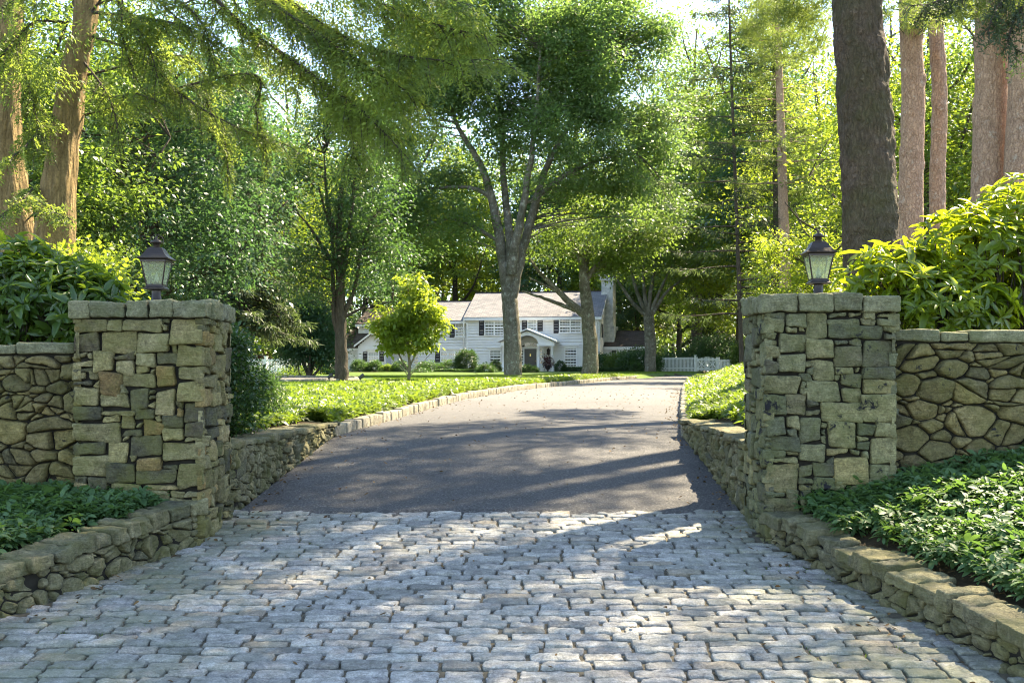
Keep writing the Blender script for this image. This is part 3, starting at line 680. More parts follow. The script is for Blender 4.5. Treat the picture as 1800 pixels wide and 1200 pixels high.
# ------------------------------------------------------------------ house
def house():
    t = thing('house', 'white clapboard colonial house with dark shutters and arched entrance portico', 'house', (1.75, 100, -.5), None, R(-11.5))
    kw = dict(parent=t, local=True)
    X = lambda px: (px-935)*.0503
    Hh = lambda py: (655-py)/20.0
    def clap(b, x0, x1, y, z0, z1, st=.25):
        z = z0
        while z < z1-.01:
            zt = min(z+st, z1); b.prism([(y, z), (y-.075, z), (y-.05, zt-.05), (y, zt-.05)], x0, x1, 'x'); z = zt
    def clap_side(b, y0, y1, x, z0, z1, s, st=.17, gab=None):
        z = z0
        while z < z1-.01:
            zt = min(z+st, z1); a, c = y0, y1
            if gab and z > gab[0]:
                f = 1-(zt-gab[0])/(gab[1]-gab[0]); m = (y0+y1)/2; a, c = m-(m-y0)*f, m+(y1-m)*f
                if f <= .01: break
            b.prism([(x, z), (x+s*.035, z), (x+s*.006, zt), (x, zt)], a, c, 'y'); z = zt
    wl = B()
    blocks = [(-5.9, 5.95, 0, 9, 4.85), (-10.6, -5.9, .7, 8, 4.6), (-16.4, -10.6, 1.2, 8, 4.4), (5.95, 9.7, 3, 8.2, 2.3), (-18, -16.4, 1.6, 7, 2.25)]
    for x0, x1, y0, y1, h in blocks:
        wl.box(x0+.02, x1-.02, y0+.01, y1, -.4, h)
        clap(wl, x0, x1, y0, -.3, h)
    clap_side(wl, 0, 9, 5.95, 0, 7.3, 1, .17, (4.85, 7.4)); clap_side(wl, 3, 8.2, 9.7, 0, 3.7, 1, .17, (2.3, 3.75))
    wl.prism([(0.02, 4.85), (4.5, 7.35), (8.98, 4.85)], 5.5, 5.93, 'x'); wl.prism([(0.02, 4.85), (4.5, 7.35), (8.98, 4.85)], -5.88, -5.5, 'x'); wl.prism([(3.02, 2.3), (5.6, 3.7), (8.18, 2.3)], 9.3, 9.68, 'x')
    # front gable of the low left block
    gx, gy = X(646), -.5
    wl.box(gx-1.3, gx+1.3, gy+.01, 1.5, -.4, 2.45); clap(wl, gx-1.3, gx+1.3, gy, -.3, 2.45)
    z = 2.45
    while z < 3.4:
        f = 1-(z+.1-2.45)/1.05; wl.prism([(gy, z), (gy-.035, z), (gy-.006, z+.17), (gy, z+.17)], gx-1.3*f, gx+1.3*f, 'x'); z += .17
    wl.build('wall', M['siding'], smooth=False, **kw)
    # roofs
    def gable_roof(name, mat, x0, x1, y0, y1, ze, zr, oh=.3, th=.14):
        m = (y0+y1)/2; s = (zr-ze)/(m-y0); b = B()
        za = ze-oh*s*.5
        b.prism([(y0-oh, za), (m, zr), (y1+oh, za), (y1+oh, za+th), (m, zr+th), (y0-oh, za+th)], x0-.22, x1+.22, 'x')
        r = b.build(name, mat, smooth=False, **kw)
        f = B(); f.box(x0-.21, x1+.21, y0-oh-.03, y0-oh+.02, za-.16, za+th*.55); f.box(x0-.2, x1+.2, y0-oh+.02, y0-.04, za-.14, za-.1)
        for xx in (x0-.25, x1+.2): f.prism([(y0-oh, za-.12), (m, zr-.12), (y1+oh, za-.12), (y1+oh, za+th*.6), (m, zr+th*.6), (y0-oh, za+th*.6)], xx, xx+.05, 'x')
        f.build('fascia', M['trim'], smooth=False, **kw)
        rc = B(); rc.box(x0-.2, x1+.2, m-.12, m+.12, zr+th-.03, zr+th+.05); q = rc.build('ridge_cap', M['roof_dark'], smooth=False, **kw); q.parent = r
    gable_roof('roof', M['roof'], -5.9, 5.95, 0, 9, 4.85, 7.25)
    gable_roof('roof', M['roof'], -10.6, -6.13, .7, 8, 4.6, 6.5)
    gable_roof('roof', M['roof_dark'], -16.4, -10.84, 1.2, 8, 4.4, 6.0)
    gable_roof('roof', M['roof_dark'], 6.2, 9.7, 3, 8.2, 2.3, 3.65)
    gable_roof('roof', M['roof_dark'], -18, -16.65, 1.6, 7, 2.25, 4.1)
    b = B(); b.prism([(-.05, 2.5), (1.15, 3.5), (1.15, 3.6), (-.15, 2.52)], -16.6, -10.7, 'x'); b.build('roof', M['roof_dark'], smooth=False, **kw)
    b = B()
    b.prism([(gx-1.6, 2.38), (gx, 3.55), (gx+1.6, 2.38), (gx+1.6, 2.5), (gx, 3.68), (gx-1.6, 2.5)], gy-.25, 1.3, 'y'); b.build('roof', M['roof_dark'], smooth=False, **kw)
    b = B(); b.prism([(gx-1.62, 2.28), (gx, 3.45), (gx+1.62, 2.28), (gx+1.62, 2.46), (gx, 3.63), (gx-1.62, 2.46)], gy-.32, gy-.252, 'y')
    b.build('gable_trim', M['trim'], smooth=False, **kw)
    for xx, yy, h in ((-5.92, -.06, 4.7), (5.83, -.06, 4.7), (-10.6, .64, 4.4), (9.58, 2.94, 2.1), (6.2, 2.94, 2.1), (-16.4, 1.14, 4.3)):
        b = B(); b.box(xx, xx+.16, yy, yy+.05, -.3, h); b.build('corner_board', M['trim'], smooth=False, **kw)
    for xx in (-6.15, X(1050)):
        b = B(); b.tube([(xx, -.14, 4.7), (xx, -.14, 0)], .05, 8); b.build('downspout', M['trim'], **kw)
    # windows
    def window(px0, px1, py0, py1, y, nx, ny, units=1, sh=(1, 1), shw=.46, head=False, blind=.2):
        x0, x1, z0, z1 = X(px0), X(px1), Hh(py1), Hh(py0); fr = .085
        f = B()
        f.box(x0-fr, x1+fr, y-.12, y-.03, z1, z1+fr*1.3); f.box(x0-fr-.04, x1+fr+.04, y-.16, y-.03, z0-fr, z0)
        f.box(x0-fr, x0, y-.12, y-.03, z0, z1); f.box(x1, x1+fr, y-.12, y-.03, z0, z1)
        w = (x1-x0)/units; m = (z0+z1)/2
        for k in range(units):
            a = x0+k*w
            if k: f.box(a-.06, a+.06, y-.115, y-.03, z0, z1)
            f.box(a, a+w, y-.095, y-.035, m-.03, m+.03)
            for i in range(1, nx): f.box(a+w*i/nx-.012, a+w*i/nx+.012, y-.082, y-.04, z0, z1)
            for i in range(1, ny):
                zz = z0+(z1-z0)*i/ny
                if abs(zz-m) > .05: f.box(a, a+w, y-.080, y-.041, zz-.009, zz+.009)
        if head: f.box(x0-fr-.16, x1+fr+.16, y-.22, y-.03, z1+fr*1.3+.12, z1+fr*1.3+.22); f.box(x0-fr, x1+fr, y-.1, y-.03, z1+fr*1.3, z1+fr*1.3+.12)
        w_ = f.build('window', M['trim'], smooth=False, **kw)
        p = B(); p.box(x0, x1, y-.06, y-.045, z0, z1); o = p.build('pane', M['glass'], smooth=False, **kw); o.parent = w_
        if blind:
            c = B(); c.box(x0+.05, x1-.05, y-.068, y-.061, z1-(z1-z0)*blind, z1); o = c.build('blind', M['curtain'], smooth=False, **kw); o.parent = w_
        for s, on in ((-1, sh[0]), (1, sh[1])):
            if not on: continue
            sb = B(); xa = x0-fr-.03-shw if s < 0 else x1+fr+.03
            sb.box(xa, xa+.06, y-.10, y-.035, z0-.05, z1+.08); sb.box(xa+shw-.06, xa+shw, y-.10, y-.035, z0-.05, z1+.08)
            zz = z0-.05
            for q in (z0-.05, (z0+z1)/2-.04, z1): sb.box(xa+.06, xa+shw-.06, y-.1, y-.035, q, q+.08)
            sb.box(xa+.06, xa+shw-.06, y-.06, y-.036, z0, z1)
            while zz < z1-.05: sb.prism([(y-.09, zz), (y-.06, zz+.07), (y-.06, zz+.02)], xa+.06, xa+shw-.06, 'x'); zz += .07
            sb.build('shutter', M['shutter'], smooth=False, **kw)
    window(852, 884, 564, 588, 0, 3, 4, 2); window(929, 943, 563, 581, 0, 3, 4, 1, blind=.25); window(985, 1021, 561, 585, 0, 4, 4, 2, blind=0)
    window(861, 879, 616, 644, 0, 3, 4, 1, (0, 0), head=True, blind=.3); window(994, 1013, 613, 643, 0, 4, 4, 1, (0, 0), head=True, blind=0)
    window(795, 811, 567, 591, .7, 3, 4); window(768, 805, 618, 636, .7, 3, 3, 3, (1, 0), head=True, blind=0)
    window(654, 668, 571, 582, 1.2, 4, 3, 1, (1, 1), .42, blind=0); window(640, 658, 619, 634, gy, 4, 3, 1, (1, 1), .42, head=True, blind=.4)
    window(1078, 1094, 617, 629, 3, 4, 3, 1, (1, 1), .36, blind=.4); window(710, 726, 568, 590, 1.2, 3, 4, 1, (1, 1)); window(715, 735, 616, 640, 1.2, 3, 4, 1, (0, 0), head=True)
    # window on the right gable end
    b = B(); b.box(5.96, 6.02, 1.4, 2.2, 3.1, 4.3); b.build('shutter', M['shutter'], smooth=False, **kw)
    # chimney
    b = B(); rough(b, [(6.25, 5.0, 2.0)], [(.62, 1.5, 2.2)], None, .05, .05, 1.4, 16); rough(b, [(6.2, 4.7, 5.6)], [(.55, .95, 2.9)], None, .05, .05, 1.4, 16)
    ch = b.build('chimney', M['chimney'], **kw)
    b = B(); b.box(5.45, 6.95, 3.6, 5.8, 8.3, 8.45)
    for sx in (5.55, 6.1, 6.65): b.box(sx, sx+.2, 3.7, 5.7, 8.45, 8.72)
    b.box(5.4, 7.0, 3.55, 5.85, 8.72, 8.84); o = b.build('chimney_cap', M['chimney'], smooth=False, **kw); o.parent = ch
    # portico
    cx = -.1; y0 = -1.7
    b = B(); a = np.linspace(0, np.pi, 21); ra = .98
    arch = np.c_[cx+ra*np.cos(a), 2.45+ra*.8*np.sin(a)]
    roofz = lambda x: 2.72+1.0*(1-abs(x-cx)/2.5)
    top = np.c_[arch[:, 0], [roofz(x)-.1 for x in arch[:, 0]]]
    for yy in (y0, y0+.16):
        V = [(p[0], yy, p[1]) for p in arch]+[(p[0], yy, p[1]) for p in top]; n = len(arch)
        b.add(V, np.array([[i, i+1, i+1+n, i+n] for i in range(n-1)]))
    V = [(p[0], y0, p[1]) for p in arch]+[(p[0], 0, p[1]) for p in arch]
    b.add(V, np.array([[i, i+n, i+1+n, i+1] for i in range(n-1)]))
    for s in (-1, 1):
        e = cx+s*2.3
        P = [(cx+s*ra, 2.45), (e, 2.45), (e, roofz(e)-.1), (cx+s*ra, roofz(cx+s*ra)-.1)]
        b.prism(P if s > 0 else P[::-1], y0, -.02, 'y')
    b.build('portico_pediment', M['trim'], smooth=False, **kw)
    b = B(); b.prism([(cx-2.6, 2.66), (cx, 3.72), (cx+2.6, 2.66), (cx+2.6, 2.78), (cx, 3.84), (cx-2.6, 2.78)], y0-.25, .0, 'y'); b.build('portico_roof', M['trim'], smooth=False, **kw)
    for s in (-1, 1):
        b = B(); b.box(*sorted((cx+s*.85, cx+s*2.4)), y0-.06, y0+.3, 2.32, 2.52); b.build('portico_beam', M['trim'], smooth=False, **kw)
    for xx in (-2.15, -.98, .98, 2.15):
        b = B(); b.lathe([(.17, 0), (.17, .08), (.13, .1), (.135, .9), (.115, 2.2), (.16, 2.25), (.16, 2.32)], (cx+xx, y0+.15, 0), 16); b.build('column', M['trim'], **kw)
    b = B(); b.box(cx-2.7, cx+2.7, y0-.2, .0, -.4, -.0); b.box(cx-1.2, cx+1.2, y0-.6, y0-.2, -.4, -.16); b.build('porch_step', M['chimney'], smooth=False, **kw)
    b = B(); dx0, dx1 = X(922), X(943.5)
    b.box(dx0, dx1, -.09, -.03, .02, 2.1)
    d = b.build('door', M['door'], smooth=False, **kw)
    b = B()
    for q0, q1 in ((.12, .5), (.62, 1.2), (1.32, 1.95)):
        for u0, u1 in ((.1, .46), (.54, .9)): w = dx1-dx0; b.box(dx0+w*u0, dx0+w*u1, -.105, -.088, q0, q1)
    o = b.build('door_panel', M['door'], smooth=False, **kw); o.parent = d
    b = B(); b.box((dx0+dx1)/2-.05, (dx0+dx1)/2+.05, -.14, -.104, 1.45, 1.65); o = b.build('knocker', M['brass'], smooth=False, **kw); o.parent = d
    b = B(); b.lathe([(0, 0), (.035, .0), (.035, .06), (0, .08)], (dx1-.1, -.13, .98), 10); o = b.build('door_knob', M['brass'], **kw); o.parent = d
    b = B()
    for q0, q1 in ((dx0-.12, dx0), (dx1, dx1+.12), (dx0-.62, dx0-.5), (dx1+.5, dx1+.62)): b.box(q0, q1, -.1, -.02, 0, 2.2)
    b.box(dx0-.7, dx1+.7, -.13, -.02, 2.12, 2.24)
    for q0, q1 in ((dx0-.5, dx0-.12), (dx1+.12, dx1+.5)): b.box(q0, q1, -.09, -.02, 0, .75)
    b.build('door_surround', M['trim'], smooth=False, **kw)
    for q0, q1 in ((dx0-.5, dx0-.12), (dx1+.12, dx1+.5)):
        b = B(); b.box(q0, q1, -.06, -.03, .75, 2.1); o = b.build('sidelight', M['glass'], smooth=False, **kw)
        for zz in (1.1, 1.45, 1.8):
            b = B(); b.box(q0, q1, -.075, -.05, zz-.015, zz+.015); r = b.build('muntin', M['trim'], smooth=False, **kw); r.parent = o
    a = np.linspace(0, np.pi, 17); fx = (dx0+dx1)/2
    V = [(fx, -.07, 2.26)]+[(fx+.78*math.cos(q), -.07, 2.26+.42*math.sin(q)) for q in a]
    fl = mk('fanlight', V, np.array([[0, i+1, i+2] for i in range(16)]), M['glass'], t, False, np.full(18, .5), None, True)
    b = B()
    for q in np.linspace(0, np.pi, 8): b.tube([(fx, -.085, 2.26), (fx+.78*math.cos(q), -.085, 2.26+.42*math.sin(q))], .016, 5)
    b.tube(np.c_[fx+.8*np.cos(a), 0*a-.085, 2.26+.44*np.sin(a)], .035, 6); o = b.build('muntin', M['trim'], **kw); o.parent = fl
    b = B(); lx, lz = X(965), Hh(624)
    b.frustum([(.05, .0), (.10, .05), (.13, .42), (.15, .45), (.05, .58), (.01, .62)], (lx, -.2, lz)); b.box(lx-.03, lx+.03, -.2, -.03, lz+.3, lz+.36); b.build('wall_lantern', M['bronze'], smooth=False, **kw)
house()

def urn():
    x, y = 900, 0
    p = at(963, 653, 98.0); p[2] = -.5
    t = thing('urn_planter', 'dark urn planter of red foliage beside the front door', 'planter', p)
    b = B(); b.lathe([(.2, 0), (.2, .08), (.08, .14), (.07, .25), (.2, .36), (.27, .6), (.31, .66), (.27, .66)], p, 16); b.build('urn', M['urn'], t)
    return p, t
URN = urn()

# ------------------------------------------------------------------ fences
def picket_fence(label, pts, h, mat, gate=None, gap=.11, pw=.07, cat='fence', group=None, posts=None):
    pts = [np.array(p, float) for p in pts]
    t = thing('picket_fence', label, cat, (*pts[0], float(gz(*pts[0]))), group)
    P, Rl = B(), B()
    for a, c in zip(pts, pts[1:]):
        L = np.linalg.norm(c-a); u = (c-a)/L; s = 0
        g0 = float(gz(*a)); g1 = float(gz(*c)); N = np.array([-u[1], u[0]])
        def bx(b, s0, s1, z0, z1, th):
            V = [(*(a+u*s+N*q), z+g0+(g1-g0)*s/L) for z in (z0, z1) for q in (-th, th) for s in (s0, s1)]
            b.add(V, np.array([(0, 2, 3, 1), (4, 5, 7, 6), (0, 1, 5, 4), (2, 6, 7, 3), (0, 4, 6, 2), (1, 3, 7, 5)]))
        while s < L-pw:
            hh = h
            bx(P, s, s+pw, .06, hh-.06, .012); s += gap
        bx(Rl, 0, L, h*.22, h*.22+.09, .03); bx(Rl, 0, L, h*.84, h*.84+.09, .03)
        n = max(1, round(L/2.4))
        for k in range(n+1):
            q = B(); s = L*k/n
            bx(q, s-.07, s+.07, -.1, h+.06, .07); bx(q, s-.1, s+.1, h+.06, h+.11, .10); q.build('post', mat, t, False)
    P.build('pickets', mat, t, False); Rl.build('rail', mat, t, False)
    return t
FD = 92.0
fp = lambda px, D: np.array([(px-900)*D/F_PX, D])
t = picket_fence('weathered white picket fence with a crossed gate right of the house', [fp(1150, FD), fp(1222, FD-1)], 1.25, M['fence_sage'])
def gate():
    a, c = fp(1224, FD-1), fp(1261, FD-1); g = float(gz(*a))
    t = thing('garden_gate', 'picket gate with crossed braces between the fence posts', 'gate', (*a, g))
    b = B(); L = c[0]-a[0]
    for s in np.arange(.05, L-.06, .11): b.box(a[0]+s, a[0]+s+.06, a[1]-.01, a[1]+.01, g+.08, g+1.1+.12*math.cos((s/L-.5)*4))
    b.build('pickets', M['fence_sage'], t, False)
    b = B()
    for z in (.2, .95): b.box(a[0], c[0], a[1]-.05, a[1]-.011, g+z, g+z+.1)
    for s in (0, .45, .9):
        x = a[0]+L*s/.9-(.1 if s else 0)*(s/.9 if s == .9 else .5); b.box(x, x+.1, a[1]-.06, a[1]-.012, g+.05, g+1.2)
    m = (a[0]+c[0])/2
    for x0, x1 in ((a[0], m), (m, c[0])):
        b.tube([(x0, a[1]-.06, g+.25), (x1, a[1]-.06, g+1.0)], .035, 4); b.tube([(x0, a[1]-.065, g+1.0), (x1, a[1]-.065, g+.25)], .035, 4)
    b.build('brace', M['fence_sage'], t, False)
gate()
picket_fence('weathered white picket fence running from the gate to the right pillar', [fp(1263, FD-1), fp(1330, FD-2)], 1.25, M['fence_sage'])
picket_fence('bright white picket fence beside the dark yew on the left', [np.array([-16.5, 66.0]), np.array([-11.6, 64.0])], .98, M['fence_white'])

# ------------------------------------------------------------------ foliage kit
DIA = (np.array([(0, 0, 0), (.42, .5, .06), (1, 0, -.04), (.42, -.5, .06)]), np.array([(0, 1, 2, 3)]))
NEED = (np.array([(0, .2, 0), (.7, .5, 0), (1, 0, 0), (.7, -.5, 0), (0, -.2, 0)])[[0, 1, 2, 3]], np.array([(0, 1, 2, 3)]))
def bigleaf(fold=.18, droop=.25):
    V = []; F = []
    for i, (a, w) in enumerate([(0, .06), (.22, .62), (.5, 1.0), (.8, .72), (1, .02)]):
        z = -droop*a*a+.06*a
        V += [(a, -.5*w, z+fold*w*.5), (a, 0, z), (a, .5*w, z+fold*w*.5)]
    for i in range(4):
        k = i*3; F += [(k, k+3, k+4, k+1), (k+1, k+4, k+5, k+2)]
    return np.array(V), np.array(F)
def stamp(b, T, P, D, N, L, W, t=None):
    TV, TF = T; n = len(P)
    if n == 0: return
    D = norm(D); S = norm(np.cross(N, D)); N = np.cross(D, S)
    L = np.broadcast_to(np.asarray(L, float), (n,)); W = np.broadcast_to(np.asarray(W, float), (n,))
    V = P[:, None]+TV[None, :, :1]*(L[:, None, None]*D[:, None])+TV[None, :, 1:2]*(W[:, None, None]*S[:, None])+TV[None, :, 2:]*(L[:, None, None]*N[:, None])
    K = len(TV); t = rng.random(n) if t is None else t
    b.add(V.reshape(-1, 3), (TF[None]+np.arange(n)[:, None, None]*K).reshape(-1, TF.shape[1]), np.repeat(t, K))
def rdir(n, up=0.0):
    v = norm(rng.normal(size=(n, 3))); v[:, 2] += up; return norm(v)
def ell_points(n, c, r, shell=.5):
    d = norm(rng.normal(size=(n, 3))); q = rng.random(n)**(1/3.)
    q = shell+(1-shell)*q if shell < 1 else np.ones(n)
    return np.asarray(c)+d*q[:, None]*np.asarray(r), d
def leaves_at(b, C, per, rad, L, flat=.5, up=.7, droop=.25, ar=.55, outward=None):
    """per leaves round each clump centre, in layered sprays"""
    m = len(C); n = m*per
    tl = rng.normal(size=(m, 3))*.35; tl[:, 2] = 1; tl = norm(tl)          # each spray has its own tilt
    off = rng.normal(size=(m, per, 3))
    off -= (off*tl[:, None]).sum(-1, keepdims=True)*tl[:, None]*(1-flat)
    rr = np.broadcast_to(np.asarray(rad, float), (m,))
    P = (C[:, None]+off*rr[:, None, None]*.6).reshape(-1, 3)
    D = norm(off.reshape(-1, 3)+rng.normal(size=(n, 3))*.7); D[:, 2] -= droop
    N = np.repeat(tl, per, 0)*up+rng.normal(size=(n, 3))*.33; N[:, 2] += .25
    s = L*np.exp(rng.normal(size=n)*.22)
    ct = np.repeat(rng.random(m), per)
    stamp(b, DIA, P, D, N, s, s*ar, .55*ct+.45*rng.random(n))

def limbs_mesh(limbs, n=8, wob=.06):
    b = B(); pts = []
    for L in limbs:
        c, r0, r1 = L; k = max(5, int(len(c)*4)); p = spline(c, k); ln = np.linalg.norm(p[-1]-p[0])
        p[1:-1] += (rng.normal(size=(k-2, 3))*wob*ln*.04)
        r = np.linspace(r0, r1, k)
        b.tube(p, r, n); pts.append(np.c_[p, r])
    return b, np.concatenate(pts)
def connect(b, pts, C, r=.03, sides=4, up=.25):
    """thin branches from the limbs to the clump centres"""
    base = pts[:, :3]
    for c in C:
        d = np.linalg.norm(base-c, axis=1)+np.where(base[:, 2] > c[2]-.1, 1.0+(base[:, 2]-c[2])*.6, 0)
        a = base[np.argmin(d)]; ln = np.linalg.norm(c-a)
        if ln < .1: continue
        m = a+(c-a)*.5+np.array([0, 0, up*ln*.5])+rng.normal(size=3)*ln*.06
        s = np.linspace(0, 1, 5)[:, None]; p = a*(1-s)**2+2*m*s*(1-s)+c*s*s
        rr = min(r*(.35+ln*.22), .09); b.tube(p, np.linspace(rr, rr*.22, 5), sides)
def tree(name, label, loc, limbs, env, ncl, per, rad, L, leaf, bark, shell=.55, group=None, cat='tree', conn=1.0, cr=.03, flat=.5, nseg=8, droop=.25, ar=.55, gaps=-.42):
    """limbs and crown ellipsoids in metres from the foot of the tree"""
    t = thing(name, label, cat, loc, group)
    b, pts = limbs_mesh(limbs, nseg)
    wts = np.array([e[2] if len(e) > 2 else np.prod(e[1])**(2/3) for e in env]); wts = wts/wts.sum()
    C = np.concatenate([ell_points(max(1, int(ncl*w)), e[0], e[1], shell)[0] for e, w in zip(env, wts)])
    lump = vnoise(C, .45)+.5*vnoise(C, 1.1)
    C = C[lump > gaps]
    C = C[C[:, 2] > .3]
    if conn > 0: connect(b, pts, C[rng.random(len(C)) < conn], cr)
    o = b.build('trunk', bark, t, local=True)
    cb = B(); leaves_at(cb, C, per, rad, L, flat, .7, droop, ar); cb.build('crown', leaf, t, local=True)
    return t
def copy_thing(src, loc, label, s=1.0, rz=0.0, sz=None, group=None):
    o = src.copy(); COL.objects.link(o); o.location = [float(q) for q in loc]; o.rotation_euler = (0, 0, rz); o.scale = (s, s, sz or s); o['label'] = label
    if group: o['group'] = group
    for ch in src.children:
        c = ch.copy(); COL.objects.link(c); c.parent = o
    return o
def foot(px, D, dz=-.05):
    x = (px-900)*D/F_PX; return np.array([x, D, float(gz(x, D))+dz])
def auto_limbs(h, r, n=7, spread=.3, start=.25, lean=0):
    tr = [(0, 0, 0), (lean*.3+rng.normal()*.1, rng.normal()*.1, h*.35), (lean*.7+rng.normal()*.2, rng.normal()*.2, h*.65), (lean, 0, h*.92)]
    out = [(tr, r, r*.12)]
    for k in range(n):
        f = start+(0.85-start)*k/max(1, n-1); a = k*2.4+rng.normal()*.4; z = h*f; p = spline(tr, 40)[int(f/.92*39)]
        ln = h*spread*(1.15-f*.7)
        q = p+np.array([math.cos(a), math.sin(a), .55])*ln*.55; e = p+np.array([math.cos(a)*1.0, math.sin(a)*1.0, .95+rng.normal()*.15])*ln
        out.append(([p, q, e], r*(1-f)*.62+.02, .02))
    return out

# ------------------------------------------------------------------ conifers
def bough(fb, tb, ctrl, r0=.03, sec=.13, seclen=1.0, droop=.42, leafL=.044, leafW=.016, dens=.95, ter=.06, start=.15):
    """hemlock limb: side branches in a flat drooping fan, each set with twigs of small leaflets"""
    n = max(8, int(len(ctrl)*7)); p = spline(ctrl, n); seg = np.linalg.norm(np.diff(p, axis=0), axis=1); s = np.r_[0, np.cumsum(seg)]; Lt = s[-1]
    tb.tube(p, np.linspace(r0, .004, n), 6)
    P, D, N = [], [], []
    q = Lt*start; side = 1
    while q < Lt:
        f = q/Lt; i = min(np.searchsorted(s, q), n-1); a = p[i]; ax = norm(p[min(i+1, n-1)]-p[max(i-1, 0)])
        up = norm(np.array([0, 0, 1.])-ax*ax[2]); lat = np.cross(ax, up)*side
        ln = seclen*1.05*(1.0-.6*f)*rng.uniform(.4, 1.25)*(.5+min(1, f*2)*.5)
        m = max(4, int(ln/.05)); u = np.linspace(0, 1, m)[:, None]
        d = norm(lat*rng.uniform(.25, .9)+ax*rng.uniform(.7, 1.2)+np.array([0, 0, rng.normal()*.15-.1]))
        c = a+d*ln*u+np.array([0, 0, -1.])*droop*ln*u**2+rng.normal(size=3)*.02*u
        tb.tube(c[::max(1, m//4)], np.linspace(.007, .002, len(c[::max(1, m//4)])), 3)
        dirs = norm(np.gradient(c, axis=0)); upn = norm(np.array([0, -.35, .75])+rng.normal(size=3)*.5)
        k = 0
        for w in np.arange(.03, ln, ter):
            g = w/ln; j = min(int(g*(m-1)), m-1); base = c[j]; dd = dirs[j]
            for sg in (-1, 1):
                if rng.random() > .93*dens: continue
                tl = rng.uniform(.05, .19)*(1-.4*g)+.03
                td = norm(dd*.75+np.cross(dd, upn)*sg*rng.uniform(.6, .95)+np.array([0, 0, -.18+rng.normal()*.12]))
                kk = max(2, int(tl/.021)); w_ = np.linspace(0, 1, kk)[:, None]
                tp = base+td*tl*w_+np.array([0, 0, -1])*tl*.22*w_**2
                sd = norm(np.cross(td, upn))
                for e in (-1, 1):
                    P.append(tp); D.append(np.repeat((td*.55+sd*e*.8)[None], kk, 0)); N.append(np.repeat(upn[None], kk, 0))
        q += sec*rng.uniform(.6, 1.3)*.5; side = -side
    if P:
        P, D, N = np.concatenate(P), np.concatenate(D), np.concatenate(N); m = len(P)
        stamp(fb, DIA, P+rng.normal(size=P.shape)*.004, D+rng.normal(size=(m, 3))*.25, N+rng.normal(size=(m, 3))*.3, leafL*np.exp(rng.normal(size=m)*.2), leafW, np.clip(.5+.3*vnoise(P, 1.5)+rng.normal(size=m)*.15, 0, 1))

def spruce(name, label, loc, h, rb, leaf, bark, nb=110, droop=.35, hang=.5, per=55, L=.3, W=.055, z0=.08, r=.22, group=None, gap=0.0, lean=0, tip=.06):
    t = thing(name, label, 'tree', loc, group)
    tr = np.array([(0, 0, 0), (lean*.3, 0, h*.3), (lean*.7, .1, h*.7), (lean, 0, h)]); sp = spline(tr, 60)
    tb = B(); tb.tube(sp, np.linspace(r, .03, 60), 10); fb = B()
    for k in range(nb):
        f = z0+(1-z0)*(k+rng.random())/nb
        if gap and rng.random() < gap: continue
        a = k*2.399+rng.normal()*.4; ln = rb*((1-f)**.8+tip)*rng.uniform(.65, 1.12)
        o = sp[int(f*59)]; m = 9; u = np.linspace(0, 1, m)[:, None]; d = np.array([math.cos(a), math.sin(a), .12])
        c = o+d*ln*u+np.array([0, 0, -1])*droop*ln*u**1.6+np.array([0, 0, 1])*.12*ln*u**4
        tb.tube(c, np.linspace(.045*(1-f)+.012, .006, m), 4)
        n = int(per*ln/rb*2)+6; w = .12+.88*rng.random(n)**.8; i = w*(m-1); j = np.clip(i.astype(int), 0, m-2); pp = c[j]+(c[j+1]-c[j])*(i-j)[:, None]
        lat = np.array([-math.sin(a), math.cos(a), 0]); sg = rng.choice([-1, 1], n)
        spread = (ln*.28*(1-w)+.12)*rng.random(n)
        pp = pp+lat*(sg*spread)[:, None]+np.array([0, 0, -1])*(spread*.35)[:, None]
        D = d*.5+lat*(sg*rng.uniform(.2, 1, n))[:, None]+np.array([0, 0, -1])*(hang*rng.uniform(.4, 1.6, n))[:, None]+rng.normal(size=(n, 3))*.2
        N = np.array([0, 0, 1.])+rng.normal(size=(n, 3))*.6
        for _ in range(3):
            stamp(fb, DIA, pp+rng.normal(size=(n, 3))*.06, D+rng.normal(size=(n, 3))*.35, N, L*rng.uniform(.5, 1.2, n), W, np.clip(.35+.4*w+rng.normal(size=n)*.15, 0, 1))
    tb.build('trunk', bark, t, local=True); fb.build('crown', leaf, t, local=True); return t

def tufts(b, C, n=22, L=.16, W=.011, up=.3):
    m = len(C); D = norm(rng.normal(size=(m*n, 3))); D[:, 2] += up
    stamp(b, DIA, np.repeat(C, n, 0), D, rng.normal(size=(m*n, 3)), L*rng.uniform(.6, 1.15, m*n), W, np.repeat(rng.random(m), n)*.6+.4*rng.random(m*n))

def ridges(amp, s, vs=.18):
    return lambda V: amp*(np.abs(vnoise(V*np.array([1, 1, vs]), s))*1.6-.6+.5*vnoise(V*np.array([1, 1, vs*1.6]), s*2.3))
def big_trunk(pts, r, mat, parent, n=72, rows=160, amp=.012, s=11, knots=0, name='trunk', vs=.18):
    b = B(); p = spline(pts, rows); rad = np.interp(np.linspace(0, 1, rows), np.linspace(0, 1, len(r)), r)
    rg = ridges(amp, s, vs)
    kz = [(rng.uniform(0, 1), rng.uniform(0, 6.28)) for _ in range(knots)]
    def disp(V):
        d = rg(V)+.03*rad.mean()*2*vnoise(V, 1.1)
        for f, a in kz:
            c = p[int(f*(rows-1))]+np.array([math.cos(a), math.sin(a), 0])*rad[int(f*(rows-1))]
            dd = np.linalg.norm(V-c, axis=-1); d = d+.05*np.exp(-(dd/.07)**2)-.045*np.exp(-(dd/.035)**2)
        return d
    b.tube(p, rad, n, disp); return b.build(name, mat, parent)

